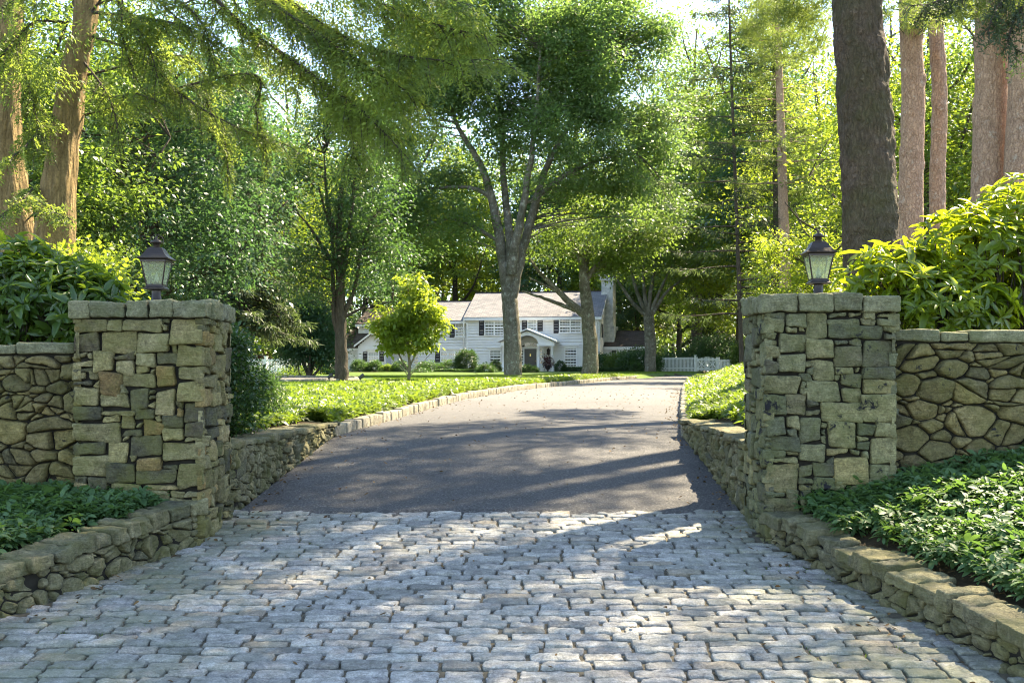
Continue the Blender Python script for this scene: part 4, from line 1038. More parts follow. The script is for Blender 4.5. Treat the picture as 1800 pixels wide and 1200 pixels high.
# --- the big hemlock left of the gate: two stems, boughs over the drive
def hemlock():
    base = np.array([-5.35, 13.2, -.45])
    t = thing('hemlock_tree', 'twin stemmed hemlock behind the left wall with boughs hanging over the driveway', 'tree', base)
    big_trunk([(-5.45, 13, -.5), at(92, 440, 13), at(112, 250, 13), at(135, 100, 13), at(152, -20, 13), (-4.8, 13.2, 9), (-4.9, 13.4, 15)], [.27, .215, .175, .145, .13, .10, .03], M['bark_hemlock'], t, rows=260, amp=.024, s=9)
    big_trunk([(-5.75, 13.3, -.5), at(28, 440, 13.4), at(10, 250, 13.4), at(10, 100, 13.4), at(12, -20, 13.4), (-6.1, 13.7, 9), (-6.2, 13.9, 14)], [.29, .235, .20, .175, .16, .12, .03], M['bark_hemlock'], t, rows=260, amp=.024, s=9)
    fb, tb = B(), B()
    def g(*q): return [at(*k) for k in q]
    bs = [
     (g((250, -150, 13), (400, 20, 12.3), (540, 125, 11.6), (640, 200, 11), (705, 265, 10.6)), .03, 1.0),
     (g((330, -160, 12.6), (520, 10, 11.8), (640, 80, 11.2), (760, 105, 10.6), (865, 105, 10.2)), .03, .95),
     (g((300, -220, 13), (470, -30, 12.4), (565, 70, 12), (615, 180, 11.8), (622, 275, 11.7)), .025, .8),
     (g((420, -200, 12), (570, -50, 11.5), (690, 15, 11), (790, 50, 10.6), (850, 60, 10.4)), .025, .9),
     (g((480, -200, 11.5), (640, -70, 11), (740, -20, 10.6), (830, 10, 10.4)), .025, .9),
     (g((300, -180, 12), (450, -20, 11.6), (560, 60, 11.2), (650, 120, 11), (730, 170, 10.8)), .025, .9),
     (g((152, 60, 13), (240, 95, 12.6), (330, 175, 12.2), (420, 225, 12), (490, 250, 11.9)), .022, .7),
     (g((150, 20, 13), (235, 30, 12.5), (320, 45, 12.1), (385, 75, 12)), .022, .65),
     (g((150, -30, 13), (240, -20, 12.6), (310, 0, 12.3), (360, 50, 12), (370, 120, 12)), .02, .6),
     (g((140, 100, 13), (185, 160, 12.6), (205, 215, 12.4), (208, 260, 12.3)), .015, .4),
     (g((120, 40, 13), (60, 40, 12.5), (10, 90, 12), (-40, 160, 11.6)), .02, .6),
     (g((130, -40, 13), (70, -20, 12.4), (10, 10, 12), (-50, 60, 11.6)), .02, .7),
     (g((100, 200, 13), (70, 230, 12.4), (30, 270, 12), (-10, 290, 11.8)), .014, .45),
     (g((60, 330, 13), (40, 350, 12.3), (10, 372, 11.9), (-20, 400, 11.7)), .012, .35),
     (g((80, 360, 13), (95, 372, 12.4), (110, 380, 12.1), (124, 384, 12)), .010, .25),
     (g((140, 150, 13), (190, 170, 12.6), (240, 165, 12.2), (290, 185, 12)), .015, .45),
     (g((160, -60, 13), (220, 20, 12.5), (262, 85, 12.2), (280, 150, 12)), .016, .55),
     (g((10, 60, 13.4), (40, 120, 12.8), (60, 190, 12.4), (75, 250, 12.2)), .014, .5),
     (g((330, 100, 13), (370, 200, 12.6), (395, 250, 12.5), (400, 310, 12.5)), .014, .5),
     (g((430, 130, 12), (450, 200, 11.9), (465, 250, 11.9), (470, 300, 11.9)), .014, .4)]
    def root(c):
        f = c[0]; a = np.array([-4.9, 13.05, f[2]-.2]) if f[0] > -5.3 else np.array([-5.8, 13.4, f[2]-.2])
        return [a]+list(c) if np.linalg.norm(f-a) > .35 else c
    for c, r, sl in bs: bough(fb, tb, root(c), r, seclen=sl, start=.22)
    # thin bare-ish limbs crossing the open sky
    for c in (g((215, -40, 12.6), (330, 50, 12.4), (390, 120, 12.3), (430, 158, 12.2)), g((350, -40, 12.6), (440, 40, 12.4), (500, 95, 12.3), (545, 125, 12.2)), g((210, -30, 12.4), (215, 60, 12.3), (240, 140, 12.3), (275, 195, 12.3))):
        bough(fb, tb, root(c), .014, seclen=.28, dens=.55, start=.5)
    Cm = np.concatenate([ell_points(k, at(px, py, D), (rx, .5, rz), .1)[0] for px, py, D, rx, rz, k in ((640, 85, 11.3, .55, .4, 13), (740, 50, 10.9, .5, .35, 12), (815, 75, 10.5, .3, .2, 6), (690, 175, 10.9, .3, .4, 8), (560, 40, 11.6, .45, .3, 12), (640, 215, 11.3, .2, .35, 7), (250, 60, 12.5, .45, .4, 9), (60, 120, 12.5, .4, .6, 8))])
    leaves_at(fb, Cm, 210, .27, .058, .5, .8, .7, .28)
    # the higher crown, out of view; its second clump is added to shade the cobbles
    C = np.concatenate([ell_points(150, (-5.6, 13.6, 9.5), (3.2, 3.0, 4.2), .55)[0], ell_points(16, (-1.6, 10.6, 7.2), (1.8, 1.6, .7), .3)[0]])
    p = np.array([(-4.9, 13.2, z) for z in np.arange(5, 13, .4)]+[(-6.1, 13.6, z) for z in np.arange(5, 13, .4)])
    connect(tb, p, C, .02)
    leaves_at(fb, C, 120, .55, .085, .25, 1.0, .3, .35)
    tb.build('branches', M['bark_dark'], t); fb.build('crown', M['needle_hemlock'], t)
hemlock()

# --- trunks on the right
def right_trunks():
    b0 = np.array([3.72, 11.5, -.3])
    t = thing('spruce_tree', 'dark rough barked trunk with mossy side rising behind the right pillar', 'tree', b0)
    big_trunk([(3.72, 11.5, -.5), at(1532, 430, 11.5), at(1524, 250, 11.5), at(1512, 90, 11.5), at(1507, -30, 11.5), (3.5, 11.5, 9), (3.5, 11.5, 16)], [.34, .272, .258, .25, .245, .2, .03], M['bark_mossy'], t, rows=280, amp=.022, s=14, vs=.5)
    fb, tb = B(), B()
    C = np.concatenate([ell_points(110, (3.9, 11.6, 9.3), (3.0, 3.2, 3.4), .35)[0], ell_points(85, (6.4, 10.4, 8.6), (2.3, 2.6, 2.6), .3)[0]])  # second ellipsoid widens the unseen crown, added to shade the cobbles
    connect(tb, np.array([(3.5, 11.5, z) for z in np.arange(6, 14, .4)]), C, .02); leaves_at(fb, C, 170, .55, .10, .25, 1, .3, .35)
    for c in ([at(1840, -120, 10.5), at(1790, -40, 10.2), at(1750, 20, 10), at(1735, 60, 9.9)], [at(1760, -120, 10.5), at(1700, -30, 10.3), at(1640, 5, 10.1), at(1600, 10, 10)], [at(1860, -60, 10.4), at(1800, 10, 10.2), at(1775, 60, 10), at(1790, 95, 10)]):
        bough(fb, tb, [np.array([3.52, 11.5, c[0][2]+.1])]+list(c), .014, seclen=.4, start=.35)
    tb.build('branches', M['bark_dark'], t); fb.build('crown', M['needle_spruce'], t)
    specs = [(1603, 1600, 470, 21, 'pine with pale scarred trunk just right of the dark mossy trunk', 40), (1650, 1645, 420, 22, 'slender pine trunk second right of the dark mossy trunk', 26), (1735, 1742, 340, 18, 'thick pine trunk with a branch scar third right of the dark trunk', 56), (1790, 1800, 340, 17.5, 'thick pine trunk at the right edge, cut by the frame', 54)]
    for k, (pa, pb, py, D, lab, wd) in enumerate(specs):
        r = wd*D/F_PX/2; a = at(pa, 500, D); zt = 20.
        a[2] = float(gz(a[0], D))-.1
        t = thing('pine_tree', lab, 'tree', a, 'pines in the group on the right')
        m = at(pb, 0, D)
        big_trunk([a, at((pa*.6+pb*.4), 330, D), at((pa+pb)/2+4, 170, D), m, (m[0], D, 12), (m[0], D+.1, zt)], [r*1.12, r*1.05, r, r*.97, r*.8, .03], M['bark_pine'], t, 56, 240, .009, 7, 22, vs=.5)
        fb, tb = B(), B(); C = np.repeat(ell_points(24, (m[0], D, 15.5), (2.7, 2.7, 4.0), .3)[0], 11, 0); C = C+rng.normal(size=C.shape)*np.array([.34, .34, .2]); C = C[C[:, 2] > 6.0]
        if k == 0: C = np.concatenate([C, ell_points(150, at(1640, 10, 20), (1.5, .9, .35), .2)[0]])
        if k == 0:
            C = np.concatenate([C, ell_points(230, at(1385, 45, 22), (.9, .9, .75), .2)[0], ell_points(120, at(1420, 0, 21.5), (.7, .8, .5), .2)[0]])
            tb.tube(spline([(m[0], D, 9.2), (6.0, 21.4, 8.6), at(1390, 20, 22)], 9), np.linspace(.05, .012, 9), 6)
        if k == 2: C = np.concatenate([C, ell_points(150, at(1740, -5, 17), (1.2, .9, .35), .2)[0]])
        connect(tb, np.array([(m[0], D, z) for z in np.arange(6, 19, .5)]), [c for c in C[::5] if np.hypot(*(c-m)[:2]) < 1.1 or c[2] > 9], .02)
        tufts(fb, C, 26, .22, .012)
        Cu = ell_points(22, (m[0], D, 15.8), (3.0, 3.0, 4.2), .3)[0]; leaves_at(fb, Cu, 190, .58, .19, .35, 1, .2, .3)  # unseen upper clumps, added to throw dappled shade on the drive
        fb.build('crown', M['needle_pine'], t); tb.build('branches', M['bark_dark'], t)
right_trunks()

# --- broadleaf shrubs near the walls
BIG = bigleaf(.2, .22)
def rosettes(b, C, Nn, L=.13, W=.043, k=8, droop=.1, T=BIG, jitter=.3):
    m = len(C); ax = norm(Nn); ref = norm(np.cross(ax, np.array([.3, .2, .93])+0*ax)); r2 = np.cross(ax, ref)
    a = (np.arange(k)[None]/k*2*np.pi+rng.random((m, 1))*6+rng.normal(size=(m, k))*.2)
    el = rng.uniform(-.1, .75, (m, k))-droop
    D = (ref[:, None]*np.cos(a)[..., None]+r2[:, None]*np.sin(a)[..., None])*np.cos(el)[..., None]+ax[:, None]*np.sin(el)[..., None]
    N = ax[:, None]*np.cos(el)[..., None]-(ref[:, None]*np.cos(a)[..., None]+r2[:, None]*np.sin(a)[..., None])*np.sin(el)[..., None]
    n = m*k; D = D.reshape(-1, 3); N = N.reshape(-1, 3)+rng.normal(size=(n, 3))*jitter*.5
    s = L*np.exp(rng.normal(size=n)*.28)
    stamp(b, T, np.repeat(C, k, 0)+D*.012, D, N, s, s*W/L, np.clip(np.repeat(rng.random(m), k)*.5+rng.random(n)*.5, 0, 1))
def rhodo(label, base, env, n, mat, L=.115, up=.8, name='rhododendron', cat='shrub', group='rhododendrons behind the walls'):
    t = thing(name, label, cat, base, group); b = B(); sb = B()
    C, Dn = [], []
    for c, r, w in env:
        p, d = ell_points(int(n*w), c, r, .35); C.append(p); Dn.append(d)
    C, Dn = np.concatenate(C), np.concatenate(Dn); k = C[:, 2] > base[2]+.1; C, Dn = C[k], Dn[k]
    rosettes(b, C, Dn+np.array([0, 0, up])+rng.normal(size=C.shape)*.3, L, L*.33, 8)
    b2 = np.asarray(base); pts = np.array([b2+np.array([x, y, z]) for x in np.linspace(-.5, .5, 5) for y in (-.2, .2) for z in np.linspace(0, .5, 4)])
    connect(sb, pts, C[rng.random(len(C)) < .5], .02, 4, .1)
    sb.build('stems', M['bark_dark'], t); b.build('foliage', mat, t)
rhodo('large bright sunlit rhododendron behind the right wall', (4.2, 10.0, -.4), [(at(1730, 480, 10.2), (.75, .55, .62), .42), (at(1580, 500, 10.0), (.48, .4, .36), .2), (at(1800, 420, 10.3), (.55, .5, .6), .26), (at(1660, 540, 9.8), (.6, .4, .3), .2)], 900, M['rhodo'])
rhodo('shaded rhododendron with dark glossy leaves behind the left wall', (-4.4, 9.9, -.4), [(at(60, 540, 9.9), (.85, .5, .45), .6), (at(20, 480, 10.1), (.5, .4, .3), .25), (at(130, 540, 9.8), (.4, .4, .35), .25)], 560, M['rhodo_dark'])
def leafy_shrub(name, label, base, env, n, per, rad, L, mat, cat='shrub', group=None, shell=.6, stem=M['bark_dark'], flat=.8, ar=.6, ns=5):
    t = thing(name, label, cat, base, group); b = B(); sb = B()
    w = np.array([np.prod(np.asarray(r))**(2/3) for c, r in env]); w = w/w.sum()
    C = np.concatenate([ell_points(max(1, int(n*q)), c, r, shell)[0] for (c, r), q in zip(env, w)]); C = C[C[:, 2] > base[2]+.02]
    leaves_at(b, C, per, rad, L, flat, .6, .1, ar)
    b2 = np.asarray(base, float); hh = C[:, 2].max()-b2[2]
    for k in range(ns):
        e = C[rng.integers(len(C))]; sb.tube(spline([b2+rng.normal(size=3)*[.06, .06, 0], b2+(e-b2)*.5+rng.normal(size=3)*.05*hh, e], 6), np.linspace(.018*hh+.006, .005, 6), 5)
    sb.build('stems', stem, t); return b.build('foliage', mat, t)
leafy_shrub('azalea', 'yellow green sunlit shrub behind the left rhododendron', (-4.7, 12.6, -.4), [(at(160, 500, 12.4), (.42, .4, .36)), (at(120, 480, 12.5), (.3, .3, .22))], 130, 26, .16, .06, M['leaf_bright'], shell=.5)
leafy_shrub('holly', 'tall dark glossy holly tucked behind the left pillar', (-2.72, 10.9, -.72), [((-2.70, 10.9, -.25), (.28, .3, .5)), ((-2.75, 10.9, .1), (.2, .25, .3))], 240, 34, .12, .042, M['boxwood'])
leafy_shrub('yew', 'dark rounded yew cone beside the holly on the bank', (-2.9, 13.2, -.72), [((-2.93, 13.2, -.42), (.28, .28, .34)), ((-2.96, 13.2, -.2), (.18, .2, .2))], 200, 46, .10, .05, M['leaf_dark'], ar=.22)

# --- ground cover
PL = bigleaf(.12, .3)
def cover_points(n, y0, y1, d0, d1, side, dens_near=1.0, thr=-.45, sc=1.1):
    Y = y0+(y1-y0)*rng.random(n)**dens_near; d = d0+(d1-d0)*rng.random(n)
    X = xl(Y)-d if side < 0 else xr(Y)+d
    k = vnoise(np.c_[X, Y, 0*X], sc) > thr; X, Y = X[k], Y[k]
    return np.c_[X, Y, gz(X, Y)]
def pachy(name, label, P, mat, h0=.08, h1=.17, L=.055, k=7, detail=True, cat='ground cover', kk=2):
    b = B(); m = len(P); hb = .5+.5*vnoise(P, 2.2)
    h = h0+(h1-h0)*np.clip(.55*hb+.45*rng.random(m), 0, 1); C = P+np.c_[rng.normal(size=(m, 2))*.01, h]
    N = np.c_[rng.normal(size=(m, 2))*.35, np.ones(m)]
    T = PL if detail else DIA
    rosettes(b, C, N, L, L*.45, k, .15, T)
    if kk > 1: rosettes(b, C-np.c_[np.zeros((m, 2)), h*.35], N, L*1.15, L*.5, max(4, k-2), .3, T)
    o = b.build(name, mat, origin=P.mean(0)); return things(o, label, cat, None, 'stuff')
def stems_for(P): pass
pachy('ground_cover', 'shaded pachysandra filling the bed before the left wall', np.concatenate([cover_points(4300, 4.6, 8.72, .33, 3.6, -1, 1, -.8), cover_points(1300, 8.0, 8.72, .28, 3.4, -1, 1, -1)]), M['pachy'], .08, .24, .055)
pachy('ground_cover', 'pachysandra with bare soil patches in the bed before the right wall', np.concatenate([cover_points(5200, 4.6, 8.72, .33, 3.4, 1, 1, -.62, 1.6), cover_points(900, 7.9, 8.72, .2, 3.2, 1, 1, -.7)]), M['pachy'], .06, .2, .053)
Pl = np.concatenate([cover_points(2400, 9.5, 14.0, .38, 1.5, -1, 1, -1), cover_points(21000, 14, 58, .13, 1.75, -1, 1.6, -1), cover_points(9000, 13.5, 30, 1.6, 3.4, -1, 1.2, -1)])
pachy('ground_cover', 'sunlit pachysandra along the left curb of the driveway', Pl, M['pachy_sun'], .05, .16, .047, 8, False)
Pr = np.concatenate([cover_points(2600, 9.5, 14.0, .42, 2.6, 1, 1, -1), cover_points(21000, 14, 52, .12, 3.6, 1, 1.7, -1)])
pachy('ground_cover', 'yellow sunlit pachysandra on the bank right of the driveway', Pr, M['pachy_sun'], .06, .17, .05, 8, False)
def grass(name, label, n, fn, L, W=.012):
    P = fn(n); b = B(); m = len(P)
    D = np.c_[rng.normal(size=(m, 2))*.4, np.ones(m)]
    stamp(b, DIA, P, D, rng.normal(size=(m, 3)), L*rng.uniform(.5, 1.2, m), W); o = b.build(name, M['grass'], origin=P.mean(0)); things(o, label, 'grass', None, 'stuff')
def lawn_pts(n):
    X = rng.uniform(-9, 3, n); Y = rng.uniform(23, 60, n)
    k = ((Y < 34) & (X > -6.8) & (X < xl(Y)-1.6)) | ((Y >= 34) & (X > -4.6-.16*np.clip(Y-39, 0, 30)) & (X < xl(Y)-1.6))
    X, Y = X[k], Y[k]; return np.c_[X, Y, gz(X, Y)+.03]
grass('grass', 'short bright grass of the lawn beside the driveway', 60000, lawn_pts, .06, .016)
def lawn2(n):
    X = rng.uniform(-3, 15, n); Y = rng.uniform(61, 87, n); k = X > xl(Y)-6; k &= X < xl(Y)-.3
    X, Y = X[k], Y[k]; return np.c_[X, Y, gz(X, Y)+.03]
grass('grass', 'bright grass strip before the house', 30000, lawn2, .09, .025)
def weeds(n):
    Y = rng.uniform(5.6, 9.4, n); e = rng.random(n)**2*.9; X = np.where(rng.random(n) < .5, xl(Y)+.04+e, xr(Y)-.04-e); k = vnoise(np.c_[X, Y, 0*X], 2.5) > .25
    return np.c_[X, Y, road_z(Y)-.012][k]
grass('weeds', 'sparse green weeds and moss tufts in the joints of the cobbles', 5200, weeds, .022, .007)
def litter():
    b = B(); n = 900
    Y = rng.uniform(5.5, 30, n); s = rng.random(n); ed = rng.random(n) < .5; s = np.where(ed, np.where(rng.random(n) < .5, s*.06, 1-s*.06), s)
    X = xl(Y)+(xr(Y)-xl(Y))*s; Z = road_z(Y)+.014+.03*np.sin(np.pi*s)*(Y > 9.5)
    stamp(b, bigleaf(.3, -.3), np.c_[X, Y, Z], np.c_[rng.normal(size=(n, 2)), .05*rng.normal(size=n)], np.c_[rng.normal(size=(n, 2))*.35, np.ones(n)], rng.uniform(.015, .05, n), rng.uniform(.012, .03, n))
    P = np.concatenate([cover_points(500, 4.8, 8.6, .05, .5, 1, 1, -1), cover_points(300, 4.8, 8.6, .05, .4, -1, 1, -1), cover_points(700, 4.8, 8.6, .3, 3, 1, 1, -1)]); m = len(P)
    P[:, 2] += .02
    stamp(b, bigleaf(.3, -.2), P, np.c_[rng.normal(size=(m, 2)), .1*rng.normal(size=m)], np.c_[rng.normal(size=(m, 2))*.4, np.ones(m)], rng.uniform(.02, .05, m), rng.uniform(.004, .02, m))
    o = b.build('fallen_leaves', M['dead_leaf'], origin=(0, 9, -1)); things(o, 'brown fallen leaves scattered over the driveway and along the walls', 'leaf litter', None, 'stuff')
litter()

# ------------------------------------------------------------------ trees of the grounds
def px_local(base, D):
    return lambda px, py, dy=0.0: (at(px, py, D+dy)-base)
def big_maple():
    D = 59; base = foot(902, D, -.1); q = px_local(base, D); m = D/F_PX
    limbs = [
     ([(0, 0, 0), q(901, 600), q(897, 540), q(894, 505)], .48, .38),
     ([q(893, 520), q(880, 430), q(864, 350), q(845, 290), q(812, 235), q(782, 170)], .31, .07),
     ([q(895, 500), q(896, 420), q(885, 320, 1), q(880, 200, 1.5), q(870, 80, 1.5)], .28, .06),
     ([q(899, 525), q(921, 430), q(944, 350), q(960, 290), q(1000, 220), q(1040, 130)], .29, .06),
     ([q(899, 480, -.5), q(908, 420, -1), q(925, 330, -1.5), q(940, 220, -2), q(950, 90, -2)], .28, .06),
     ([q(868, 350), q(830, 330), q(770, 330), q(700, 340)], .14, .03),
     ([q(938, 350), q(990, 310), q(1060, 280), q(1120, 270)], .15, .03),
     ([q(884, 430), q(835, 400), q(790, 385), q(740, 400)], .12, .03)]
    E = lambda px, py, rx, ry, dy=0, w=None: (q(px, py, dy), (rx*m, (rx+ry)*.5*m, ry*m))
    env = [E(680, 320, 100, 95), E(650, 240, 80, 70, 3), E(790, 210, 120, 110), E(760, 390, 95, 55), E(900, 90, 170, 120), E(1020, 120, 150, 120), E(1095, 250, 105, 110), E(980, 260, 120, 100, -1), E(860, 300, 100, 60, 2), E(640, 400, 60, 60), E(1120, 370, 80, 70), E(900, 20, 230, 110, 2), E(760, 130, 110, 90), E(1060, 60, 120, 100), E(1120, 150, 90, 110, 1)]
    tree('maple_tree', 'tallest spreading maple with forked lichen covered trunk before the house', base, limbs, env, 2500, 130, .95, .18, M['leaf_maple'], M['bark_maple'], .45, conn=.45, cr=.03, nseg=14, gaps=-.17, flat=.28)
big_maple()
def leaning_maple():
    D = 66; base = foot(1037, D, -.1); q = px_local(base, D); m = D/F_PX
    limbs = [([(0, 0, 0), q(1038, 620), q(1034, 560), q(1030, 520), q(1026, 480), q(1032, 430)], .50, .22),
     ([q(1026, 552), q(1000, 530), q(975, 505), q(950, 480), q(930, 455)], .24, .06), ([q(1012, 545), q(985, 535), q(950, 522), q(918, 512)], .15, .05), ([q(1000, 528), q(985, 515), q(955, 500), q(930, 488)], .13, .04),
     ([q(1026, 500), q(1045, 470), q(1075, 440), q(1090, 400)], .18, .05), ([q(1026, 480), q(1010, 430), q(990, 390)], .16, .05)]
    E = lambda px, py, rx, ry, dy=0: (q(px, py, dy), (rx*m, (rx+ry)*.5*m, ry*m))
    env = [E(1040, 400, 90, 70), E(980, 420, 70, 45), E(1090, 440, 60, 45), E(1050, 460, 60, 28), E(1120, 380, 70, 60)]
    tree('maple_tree', 'maple with thick leaning trunk and low left limbs, right of the tallest maple', base, limbs, env, 420, 75, .95, .17, M['leaf_mid'], M['bark_maple'], .5, conn=.5, nseg=12, gaps=-.15, flat=.3)
leaning_maple()
def left_maple():
    D = 35; base = foot(600, D, -.1); q = px_local(base, D); m = D/F_PX
    limbs = [([(0, 0, 0), q(600, 640), q(599, 580), q(598, 500), q(596, 420), q(600, 330)], .235, .07),
     ([q(598, 590), q(588, 560), q(586, 500), q(584, 420), q(560, 330)], .10, .03), ([q(599, 570), q(610, 540), q(625, 500), q(632, 450), q(650, 390)], .09, .03),
     ([q(598, 500), q(610, 440), q(620, 350), q(625, 280)], .10, .03), ([q(598, 480), q(570, 440), q(545, 400), q(520, 370)], .08, .02), ([q(601, 560), q(630, 545), q(655, 535), q(690, 530)], .05, .015), ([q(590, 420), q(575, 350), q(570, 270)], .08, .02)]
    E = lambda px, py, rx, ry, dy=0: (q(px, py, dy), (rx*m, (rx+ry)*.5*m, ry*m))
    env = [E(590, 260, 95, 70), E(545, 340, 75, 60), E(640, 350, 75, 70), E(560, 440, 75, 45), E(650, 460, 70, 55), E(540, 500, 50, 25), E(590, 180, 60, 60)]
    tree('maple_tree', 'maple with slim dark multi limbed trunk on the lawn left of the driveway', base, limbs, env, 520, 64, .55, .10, M['leaf_dark'], M['bark_dark'], .4, conn=.8, cr=.02, nseg=12)
left_maple()
def dogwood():
    D = 29; base = foot(718, D, -.08); q = px_local(base, D); m = D/F_PX
    limbs = [([(0, 0, 0), q(719, 660), q(720, 640), q(716, 600)], .045, .03), ([q(719, 655), q(700, 620), q(690, 580), q(680, 540)], .025, .008), ([q(720, 645), q(735, 610), q(748, 570), q(755, 530)], .025, .008), ([q(718, 620), q(716, 560), q(718, 510)], .025, .006), ([q(720, 660), q(740, 640), q(758, 620)], .012, .005), ([q(719, 662), q(705, 645), q(690, 632)], .012, .005)]
    E = lambda px, py, rx, ry, dy=0: (q(px, py, dy), (rx*m, rx*m, ry*m))
    env = [E(712, 545, 50, 46), E(722, 508, 34, 28), E(684, 575, 34, 20), E(755, 572, 34, 22), E(735, 545, 44, 30), E(725, 600, 48, 18), E(690, 610, 30, 12)]
    tree('dogwood_tree', 'small bright yellow green dogwood with thin stems beside the driveway bed', base, limbs, env, 400, 24, .15, .115, M['leaf_bright'], M['bark_young'], .2, gaps=.0, conn=.7, cr=.01, flat=.3, droop=.5, ar=.5)
dogwood()
def vase_tree():
    D = 88; base = foot(1143, D, -.1); q = px_local(base, D); m = D/F_PX
    limbs = [([(0, 0, 0), q(1143, 600), q(1141, 570), q(1140, 550)], .45, .4)]
    for e, w in (((1090, 500), (1070, 470)), ((1110, 480), (1095, 420)), ((1130, 470), (1125, 400)), ((1150, 470), (1155, 400)), ((1165, 500), (1190, 450)), ((1175, 510), (1215, 480))):
        limbs.append(([q(1140, 560), q((1140+e[0])/2-2, (555+e[1])/2+5), q(*e), q(*w)], .2, .05))
    E = lambda px, py, rx, ry, dy=0: (q(px, py, dy), (rx*m, rx*m, ry*m))
    env = [E(1140, 410, 80, 60), E(1090, 450, 50, 40), E(1195, 455, 50, 40), E(1140, 340, 60, 50)]
    tree('beech_tree', 'vase shaped tree with many upright grey limbs right of the house', base, limbs, env, 330, 70, 1.3, .2, M['leaf_mid'], M['bark_maple'], .4, conn=.4, nseg=10)
vase_tree()
GL = 'woodland trees around the grounds'
def wood_tree(label, px, D, h, rc, leaf, bark='bark_dark', low=.15, n=480, per=85, L=.17, rad=None, r=None, name='tree', shell=.5):
    base = foot(px, D, -.2); r = r or h*.016
    env = [((rng.normal()*rc*.15, 0, h*.80), (rc*.62, rc*.62, h*.2)), ((-rc*.35, 0, h*.58), (rc*.62, rc*.6, h*.2)), ((rc*.38, .2, h*.52), (rc*.6, rc*.6, h*.2)), ((0, -rc*.3, h*(.36+low*.2)), (rc*.8, rc*.7, h*(.2-low*.12))), ((0, rc*.4, h*.6), (rc*.7, rc*.5, h*.25))]
    return tree(name, label, base, auto_limbs(h, r, 9, .3, .2+low), env, int(n*.95), int(per*1.6), rad or rc*.19, L, M[leaf], M[bark], shell, GL, conn=.35, cr=.03, flat=.3, gaps=-.25)
wood_tree('dense cool green maple behind the left lantern', 270, 30, 11.5, 3.9, 'leaf_cool', low=0, n=640, per=80, L=.11)
wood_tree('dark leafy tree at the far left behind the hemlock stems', 40, 26, 11, 3.4, 'leaf_mid', low=.02, n=420, per=70, L=.12)
wood_tree('broad green tree high behind the hemlock boughs', 300, 52, 16, 5.0, 'leaf_mid', low=.1, n=560)
wood_tree('sunlit tree between the spruce and the slim maple', 500, 72, 21, 5.5, 'leaf_bright', low=.1, n=460)
spruce('spruce_tree', 'tall dark blue green spruce with drooping tiers left of the slim maple', foot(425, 42, -.2), 12.6, 3.0, M['needle_spruce'], M['bark_dark'], 170, .45, .6, 80, .28, .05, .2, group=GL)
spruce('spruce_tree', 'dark drooping spruce right of the house before the bright wood', foot(1250, 102, -.2), 19, 3.4, M['needle_spruce'], M['bark_dark'], 120, .75, 1.2, 70, .5, .07, .14, group=GL)
spruce('larch_tree', 'thin open conifer reaching the top of the picture right of the tallest maple', foot(1305, 46, -.2), 17.5, 3.2, M['needle_spruce'], M['bark_dark'], 84, .2, .5, 34, .24, .045, .18, .105, GL, .15, -.6, .3)
spruce('pine_tree', 'tall bare trunked pine with short upper branches left of the right lantern', foot(1385, 44, -.2), 19, 2.6, M['needle_pine'], M['bark_pine'], 70, .15, .2, 40, .24, .04, .42, .30, GL, .15, -.5, .35)
spruce('pine_tree', 'second bare trunked pine half hidden beside the tall one', foot(1368, 47, -.2), 17, 2.2, M['needle_pine'], M['bark_dark'], 60, .15, .2, 40, .24, .04, .45, .2, GL, .15, -.2, .35)
wood_tree('bright maple filling the gap behind the right lantern', 1435, 62, 18, 5.2, 'leaf_bright', low=0, n=430, per=70, L=.18)
wood_tree('green tree showing between the dark mossy trunk and the first pine', 1565, 48, 17, 4.6, 'leaf_mid', low=0, n=430, per=70, L=.16)
wood_tree('low layered understory tree right behind the right lantern', 1425, 38, 6.2, 2.2, 'leaf_bright', low=0, n=190, per=50, L=.11, r=.07)
wood_tree('leafy tree behind the pine trunks on the right', 1640, 36, 13, 4.2, 'leaf_bright', low=0, n=520, per=75, L=.13)
wood_tree('sunlit tree at the right edge behind the pines', 1810, 33, 12.5, 4.0, 'leaf_mid', low=0, n=420, per=70, L=.13)
a = wood_tree('tall green tree behind the house roof at the left', 640, 122, 24, 7.5, 'leaf_mid', low=.05, n=480, per=80, L=.3)
b_ = wood_tree('tall yellow green tree behind the main roof ridge', 800, 126, 25, 8, 'leaf_bright', low=.05, n=480, per=80, L=.3)
c_ = wood_tree('tall green tree behind the chimney', 985, 124, 25, 8, 'leaf_cool', low=.05, n=480, per=80, L=.3)
copy_thing(b_, foot(1090, 118, -.2), 'sunlit tree rising behind the low right wing', .85, 1.3)
copy_thing(a, foot(1195, 108, -.2), 'dark green tree behind the picket gate', .8, 2.4)
copy_thing(b_, foot(1300, 92, -.2), 'bright tree behind the fence end beside the right pillar', .82, 3.3)
copy_thing(c_, foot(1400, 80, -.2), 'green tree far behind the right lantern', .85, .8)
copy_thing(a, foot(1550, 74, -.2), 'tall tree behind the pine trunks, in the distance', .8, 4.0)
copy_thing(b_, foot(1720, 68, -.2), 'far bright tree between the two thick pine trunks', .75, 5.0)
copy_thing(c_, foot(545, 105, -.2), 'hazy green tree above the dark low roof of the house', .9, 2.0)
copy_thing(b_, foot(395, 88, -.2), 'pale lit tree glimpsed left of the dark spruce', .85, 1.0)
copy_thing(a, foot(250, 75, -.2), 'distant tree behind the left lantern maple', .85, 2.9)
copy_thing(c_, foot(90, 64, -.2), 'distant tree glimpsed between the hemlock stems', .8, 5.4)
wood_tree('tall tree closing the top of the view behind the tallest maple', 1010, 128, 40, 10, 'leaf_mid', low=.2, n=520, per=80, L=.28)
wood_tree('tall tree behind the left crown edge of the tallest maple', 720, 130, 40, 10, 'leaf_cool', low=.2, n=520, per=80, L=.28)
